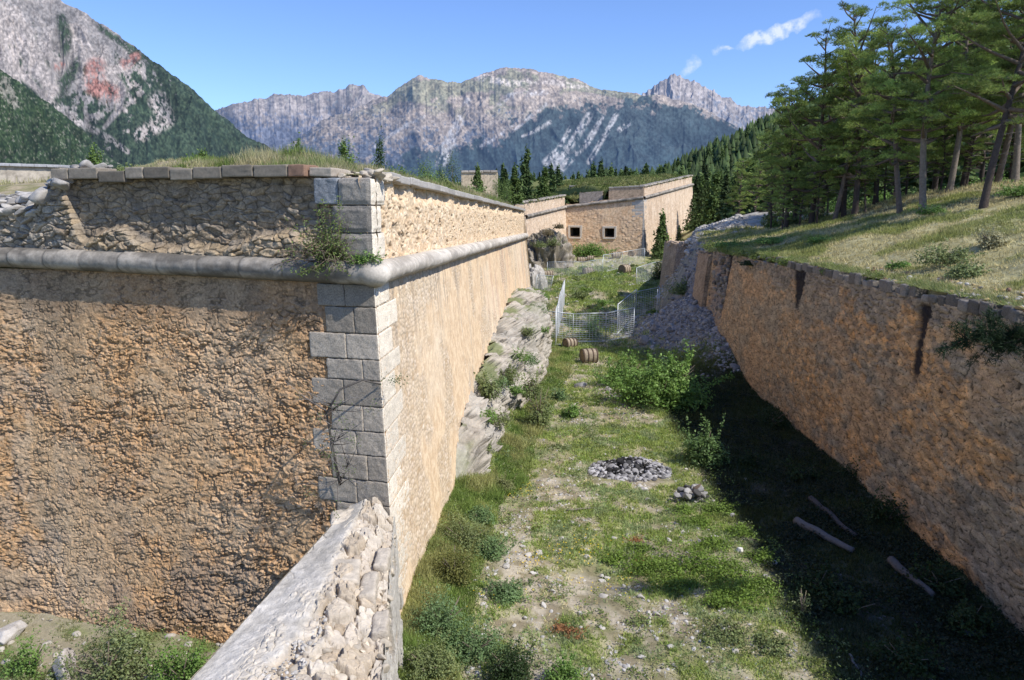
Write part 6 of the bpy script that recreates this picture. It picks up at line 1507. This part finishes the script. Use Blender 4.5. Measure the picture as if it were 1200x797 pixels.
# branch reaching in from the right in front of the shaded wall
o3 = np.array(at(1290, 395, 15.2)); t = thing("pine_branch", "dark pine branch hanging in from the right edge before the shaded wall", "branch", tuple(o3))
tr = MB(); cr = MB(); r2 = np.random.default_rng(5); mp = np.array([(0, 0, .1), (-.9, .1, .1), (-1.6, .2, -.05), (-2.6, .3, -.1)]); tube(tr, mp, [.06, .045, .03, .012], (.05, .04, .035), 6)
for i in range(95):
    s = r2.uniform(.4, 3); b = np.array([np.interp(s, range(4), mp[:, k]) for k in range(3)]); e = b + r2.normal(size=3) * [.30, .25, .27]; tube(tr, [b, e], [.012, .004], (.05, .04, .035), 4)
    nt_ = 30; Q = b + (e - b) * r2.uniform(.3, 1.1, (nt_, 1)) + r2.normal(size=(nt_, 3)) * .05; Q = np.repeat(Q, 5, 0); blades(cr, Q, r2.normal(size=Q.shape) + (e - b) * 1.5, .13, .008, np.array([.030, .055, .022]) * r2.uniform(.5, 1.3, (len(Q), 1)))
tr.build("limb", M_bark, t); cr.build("needles", M_needle, t)

# young conifers / distant forest
def spruce_mb(h, seed, wid=.2, cols=((.035, .065, .022), (.06, .10, .03), (.085, .13, .045)), n=1500, sz=.05):
    r_ = np.random.default_rng(seed); mb = MB(); tube(mb, [(0, 0, -.4), (0, 0, h * .5), (0, 0, h)], [.018 * h, .012 * h, .003 * h], (.10, .08, .06), 5)
    z = r_.random(n) ** 1.25; a = r_.random(n) * 6.28; lay = np.floor(z * 11 + .35 * np.sin(a * 3 + seed)); fr = z * 11 - np.floor(z * 11)
    rad = wid * h * (1 - z) ** .85 * (.55 + .45 * (1 - fr)) * r_.uniform(.35, 1.05, n) * (.75 + .25 * np.sin(a * 4 + lay * 2.1))
    P = np.stack([np.cos(a) * rad, np.sin(a) * rad, h * (.10 + .90 * z) - rad * .18], -1); Nn = np.stack([np.cos(a) * .5, np.sin(a) * .5, np.full(n, .8)], -1) + r_.normal(size=(n, 3)) * .4
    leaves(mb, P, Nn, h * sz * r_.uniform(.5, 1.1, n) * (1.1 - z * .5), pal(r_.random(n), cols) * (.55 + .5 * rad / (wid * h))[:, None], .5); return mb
def young(label, px, py, Y, h, seed, cols=((.05, .09, .025), (.09, .14, .04), (.13, .18, .06)), z=None, wid=.26, n=2600):
    p = np.array(at(px, py, Y)); p[2] = float(topz(p[0], p[1])) if z is None else z
    t = thing("young_conifer", label, "young tree", tuple(p)); m = MB(); cc3 = [tuple(np.array(c) * 1.25) for c in cols]
    foliage(m, (0, 0, h * .05), (wid * h * 1.15, wid * h * 1.15, h * .62), 700, .05, cc3, seed, 10, 0); foliage(m, (0, 0, h * .45), (wid * h * .65, wid * h * .65, h * .62), 500, .045, cc3, seed + 1, 8, 0); m.build("crown", M_leaf, t)
    m = MB(); tube(m, [(0, 0, -.2), (0, 0, h * .6)], [.03, .012], (.15, .11, .08), 6); m.build("trunk", M_bark, t); return t
LG = ((.08, .14, .03), (.13, .20, .05), (.18, .25, .08))
for i, (px, Y, h, lb, cols, wid) in enumerate([(112, 27, 1.3, "light green young pine behind the broken left end of the parapet", LG, .3), (238, 27, .8, "small green sapling in the grass above the middle of the left wall", LG, .45), (350, 29, 1.25, "young green sapling on the rampart left of the corner", LG, .34), (405, 30, 1.35, "young pine on the rampart right above the corner", LG, .34),
    (446, 36, 1.9, "thin dark little spruce on the rampart past the corner", ((.03, .06, .02), (.06, .10, .03), (.08, .12, .04)), .2), (497, 48, 1.6, "bright bushy sapling on the sunlit rampart's edge", LG, .6), (530, 55, 2.7, "darkest bushy young pine standing on the sunlit rampart", ((.04, .07, .02), (.07, .11, .03), (.10, .15, .05)), .38),
    (517, 56, 1.8, "green sapling left of the dark bushy pine", LG, .5), (594, 72, 2.6, "young pine near the far end of the sunlit rampart", LG, .33), (582, 76, 2.2, "smaller young pine left of the one near the far end", LG, .36)]):
    young(lb, px, 200, Y, h, 930 + i, cols, wid=wid)
for i, (px, Y, rx, rz, cols, lb) in enumerate([(228, 24.5, .35, .35, LG, "low yellow-green weed clump on the parapet earth, left of the middle"), (300, 25, .45, .3, OLIVE, "dry olive weed clump on the parapet earth"), (345, 24, .38, .55, LG, "bright bushy weed just above the coping, left of the corner"), (404, 24, .4, .5, LG, "bright bushy weed just above the corner coping"), (432, 27, .4, .45, OLIVE, "olive weed clump at the edge just past the corner"), (462, 33, .6, .5, LG, "yellow-green clump on the edge above the sunlit parapet's near end"),
    (500, 42, .9, .8, LG, "broad light-green clump along the sunlit parapet's edge"), (515, 48, .9, .7, OLIVE, "olive clump along the sunlit parapet's edge, second of two"), (552, 64, 1.1, .7, GREENS, "green bush on the rampart edge below the low flat wall"), (150, 24.5, .4, .3, OLIVE, "small weed clump at the parapet's broken left end")]):
    p = np.array(at(px, 200, Y)); p[2] = float(topz(p[0], p[1])) - .05; bush(lb, p, (rx, rx, rz), int(900 + 900 * rx), .03 + .0005 * Y, [tuple(np.array(c) * 1.25) for c in cols], 1200 + i, "weed_clump", 9, 5)
for i in range(34):
    Y = random.uniform(62, 118); x = random.uniform(float(xr_base(Y)) + 2, float(xbot(Y)) - .5)
    s_ = random.uniform(.3, 1.0); t = thing("scrub_bush", "low scrubby bush in the far part of the ditch beyond the nearest fences", "bush", (x, Y, Hs(x, Y) - .05), "scrub bushes in the far ditch"); m = MB(); foliage(m, (0, 0, 0), (s_ * 1.3, s_, s_ * .7), 700, .09, (OLIVE, GREENS, BLUEG, MAT)[i % 4], 1300 + i, 9, -.3); m.build("foliage", M_leaf, t)
mb = MB()
for i in range(1500):
    Y = random.uniform(60, 125); x = random.uniform(float(xr_base(Y)) + 1, float(xbot(Y)) + 1)
    if vn(x * .35, Y * .35, None, 77) < .5: continue
    s_ = random.uniform(.05, .2) * (2 if random.random() < .05 else 1); g_ = random.uniform(.34, .6); rock(mb, (x, Y, Hs(x, Y)), (s_ * 1.3, s_, s_ * .6), (g_, g_ * .95, g_ * .87), 1)
tag(mb.build("gravel", M_stone), kind="stuff")
for i, (px, py, Y, s_, cols) in enumerate([(642, 276, 111, 1.3, [(.22, .18, .09), (.28, .22, .13), (.16, .15, .07)]), (650, 288, 110, 1.5, OLIVE), (634, 290, 108, 1.2, OLIVE), (655, 268, 112, .9, [(.24, .19, .11), (.18, .15, .08)])]):
    bush(("brown dried brush covering the top of the distant crag", "olive brush at the right foot of the distant crag", "olive brush at the left foot of the distant crag", "small brown brush on the crag's right shoulder")[i], at(px, py, Y), (s_, s_, s_ * .8), 1500, .08, cols, 1400 + i, "brush", 11, 6)
# forest band: individual trees
cl = ((.045, .075, .025), (.07, .11, .035), (.10, .15, .045))
protoF = [spruce_mb(8, 950, .30, cl, 1500, .06), spruce_mb(8, 951, .36, ((.045, .075, .022), (.075, .115, .035), (.11, .15, .05)), 1100, .055), spruce_mb(8, 952, .25, cl, 1300, .055), spruce_mb(8, 953, .46, ((.07, .12, .03), (.11, .17, .045), (.15, .21, .07)), 1300, .05)]
def lobed(h, seed, cols, w_):
    m = MB(); tube(m, [(0, 0, -.4), (0, 0, h * .7)], [.02 * h, .006 * h], (.09, .07, .055), 5)
    for k_, (zz_, rr_) in enumerate(((.10, 1.0), (.34, .82), (.58, .58), (.78, .34))): foliage(m, (random.uniform(-.03, .03) * h, random.uniform(-.03, .03) * h, zz_ * h), (w_ * h * rr_, w_ * h * rr_, .28 * h), int(620 * rr_), .045 * h, cols, seed + k_, 9, -.3)
    return m
c2_ = ((.07, .115, .03), (.11, .165, .045), (.15, .21, .06)); protoF[1] = lobed(8, 955, c2_, .27); protoF[2] = lobed(8, 961, ((.05, .085, .028), (.08, .125, .04), (.115, .165, .05)), .22)
protoF = [m.build("conifer", M_needle) for m in protoF]; used = [False] * 4
def ftree(k, x, y, z, s, label, group):
    o = protoF[k] if not used[k] else protoF[k].copy()
    if used[k]: COL.objects.link(o)
    used[k] = True; o.location = (x, y, z); o.scale = (s, s, s * random.uniform(.9, 1.15)); o.rotation_euler = (0, 0, random.uniform(0, 6.28)); tag(o, label, "conifer", group); return o
sp = [(616, 120, 232, .85, 2, "tall dark spruce, first from the left over the rampart grass"), (637, 128, 232, .75, 1, "middle spruce of three behind the rampart grass"), (560, 95, 222, .45, 1, "small spruce beside the low flat-topped wall"), (648, 140, 232, .65, 2, "small spruce just left of the traverse wall"), (603, 105, 232, .6, 1, "bushy green tree below the tall dark spruce"), (655, 150, 230, .75, 2, "dark spruce touching the traverse wall's left side"), (582, 118, 225, .5, 3, "round-topped light tree left of the tall dark spruce"),
      (590, 108, 230, .45, 3, "low leafy tree in front of the tall dark spruce")]
for px, Y, py, s, k_, lb in sp:
    p = at(px, py, Y); ftree(k_, p[0], Y, p[2] - .8, s, lb, None)
cnt = 0
while cnt < 190:
    Y = random.uniform(185, 480); px = random.uniform(590, 905)
    x = at(px, 245, Y)[0]; z = Hs(x, Y)
    if px > 830 and Y < 200: continue
    ftree(random.choice([0, 1, 1, 2, 2]), x, Y, z - .3, random.uniform(.8, 1.4), "distant dark conifer in the forest band behind the fort", "conifers of the forest band behind the fort"); cnt += 1
for _ in range(105):
    px = random.uniform(700, 880); Y = random.uniform(172, 235); x = at(px, 245, Y)[0]; ftree(random.choice([1, 1, 2, 3]), x, Y, Hs(x, Y) - .3, random.uniform(.75, 1.25), "distant dark conifer in the forest band behind the fort", "conifers of the forest band behind the fort")
# lighter trees between far bastion and the stand
for i, (px, py, Y, s, k_, lb) in enumerate([(777, 292, 128, .78, 1, "olive young pine growing against the distant bastion's right face"), (772, 292, 124, .5, 3, "low bushy tree at the distant bastion's corner foot"), (797, 268, 140, .45, 3, "small bush-like tree under the bastion's bright face"), (812, 262, 150, .8, 3, "light green tree at the bright face's right end"),
     (822, 262, 140, .95, 3, "yellow-green rounded tree right of the distant bastion"), (836, 260, 135, 1.0, 1, "leafy conifer in the gap right of the distant bastion"), (850, 258, 130, 1.1, 0, "dark conifer in the gap, left of the earth heap"), (862, 256, 125, 1.15, 3, "light tree behind the earth heap's left end"), (876, 256, 122, 1.2, 1, "mid green tree behind the earth heap's middle"), (893, 250, 118, 1.25, 3, "light green tree behind the earth heap's right end"),
     (842, 250, 170, 1.2, 2, "slim dark conifer far back in the gap"), (815, 250, 175, 1.25, 0, "dark conifer behind the bright face's end"), (868, 245, 160, 1.3, 0, "dark conifer behind the light trees in the gap"), (910, 245, 110, 1.3, 0, "dark conifer left behind the terrace stand"), (925, 245, 118, 1.4, 1, "conifer behind the stand's slim trunks"), (945, 245, 100, 1.2, 0, "dark conifer filling the stand's left background"),
     (968, 240, 105, 1.4, 3, "light conifer glimpsed between the stand's trunks"), (995, 238, 95, 1.3, 1, "conifer glimpsed behind the stand's middle"), (1030, 232, 92, 1.35, 3, "bright conifer glimpsed behind the leaning pine"), (1065, 228, 90, 1.3, 0, "dark conifer behind the tall sunlit pine's trunk"), (1100, 215, 92, 1.4, 1, "conifer behind the stand, right of the tall sunlit pine"), (1140, 210, 88, 1.4, 3, "light conifer in the right background of the stand"), (1175, 205, 90, 1.4, 0, "dark conifer in the right background of the stand"), (1200, 200, 85, 1.4, 1, "conifer at the right edge's far background")]):
    x = at(px, 245, Y)[0]; z = Hs(x, Y); ftree(k_, x, Y, z - .2, s, lb, None)
# woods on the hillside beyond: one mass
mb = MB(); n = 5200; yy = 260 * (1500 / 260) ** RNG.random(n); xx = yy * RNG.uniform(-.25, .75, n); okk = (xx > 30) | (yy > 480); xx, yy = xx[okk], yy[okk]; zz = H(xx, yy)
for x, y, z in zip(xx, yy, zz):
    h = random.uniform(6, 12); rr2 = h * random.uniform(.22, .36); a = np.arange(7) * 6.283 / 7 + random.random(); cc_ = np.array([.06, .095, .032]) * random.uniform(.5, 1.6) 
    for q0, q1, rs in ((.08, .55, 1.0), (.32, .8, .72), (.58, 1.0, .45)):
        V = [(x, y, z + h * q1)] + [(x + math.cos(b) * rr2 * rs * random.uniform(.7, 1.2), y + math.sin(b) * rr2 * rs * random.uniform(.7, 1.2), z + h * q0 + random.uniform(-.3, .3)) for b in a]
        mb.add(V, np.array([[0, i + 1, (i + 1) % 7 + 1] for i in range(7)]), cc_)
tag(mb.build("hillside_woods", M_needle), kind="stuff")
# shrubs on the terrace + turf hanging over the wall
for i, (px, py, rx, rz, cols, lb) in enumerate([(1108, 310, 1.1, .8, OLIVE, "olive bush in the dry grass of the terrace"), (1130, 325, .8, .45, OLIVE, "low bush right below the olive one on the terrace"), (1052, 316, .5, .35, GREENS, "small green clump on the terrace edge"), (1160, 290, .8, .7, [(.36, .34, .18), (.48, .45, .27)], "tall pale straw-coloured grass clump on the terrace"), (880, 303, .9, .3, DARKG, "dark shrub clinging to the wall below the turf"), (1095, 252, 1.0, .6, GREENS, "green bush at the foot of the tallest pine"),
     (905, 285, 1.5, .5, GREENS, "mossy green turf cushion near the broken wall end"), (860, 290, 1.6, .5, GREENS, "turf overhanging the torn end of the ditch wall"), (960, 285, 1.1, .4, GREENS, "low green clump on the terrace behind the wall's edge"), (1195, 230, 1.4, .8, GREENS, "green undergrowth at the right edge under the pines")]):
    p = G(px, py)
    if i == 4: p = np.array([float(xtop(46)) - .1, 46, 6.7])
    bush(lb, p, (rx, rx, rz), int(2600 * rx), .05, cols, 860 + i, "bush" if i != 3 else "grass_clump", 12, 4)
bush("leafy bush at the far bend of the ditch beside the broken stub", G(772, 330) + [0, 0, -.1], (1.3, 1.2, 2.6), 2600, .1, DARKG + [(.07, .11, .03)], 881); bush("green shrubbery below the left gun opening", G(690, 300), (4.0, 2.0, 2.3), 5000, .13, GREENS, 882, clumps=22); bush("shrubbery right of the crag, under the distant curtain", G(655, 302), (1.8, 1.5, 1.8), 2200, .12, OLIVE, 883)
bush("green shrub growing through the nearest mesh fence row", G(695, 396), (1.0, .8, 1.9), 2200, .07, GREENS, 884); bush("brushy clump beyond the nearest fence row", G(680, 350), (1.3, 1.0, .8), 1800, .09, OLIVE, 885)
bush("light leafy shrub on the bank above the scree", G(800, 345), (1.3, 1.2, 1.2), 2200, .08, [(.14, .2, .07), (.22, .28, .11)], 886)
print("OBJECTS", len(bpy.data.objects))
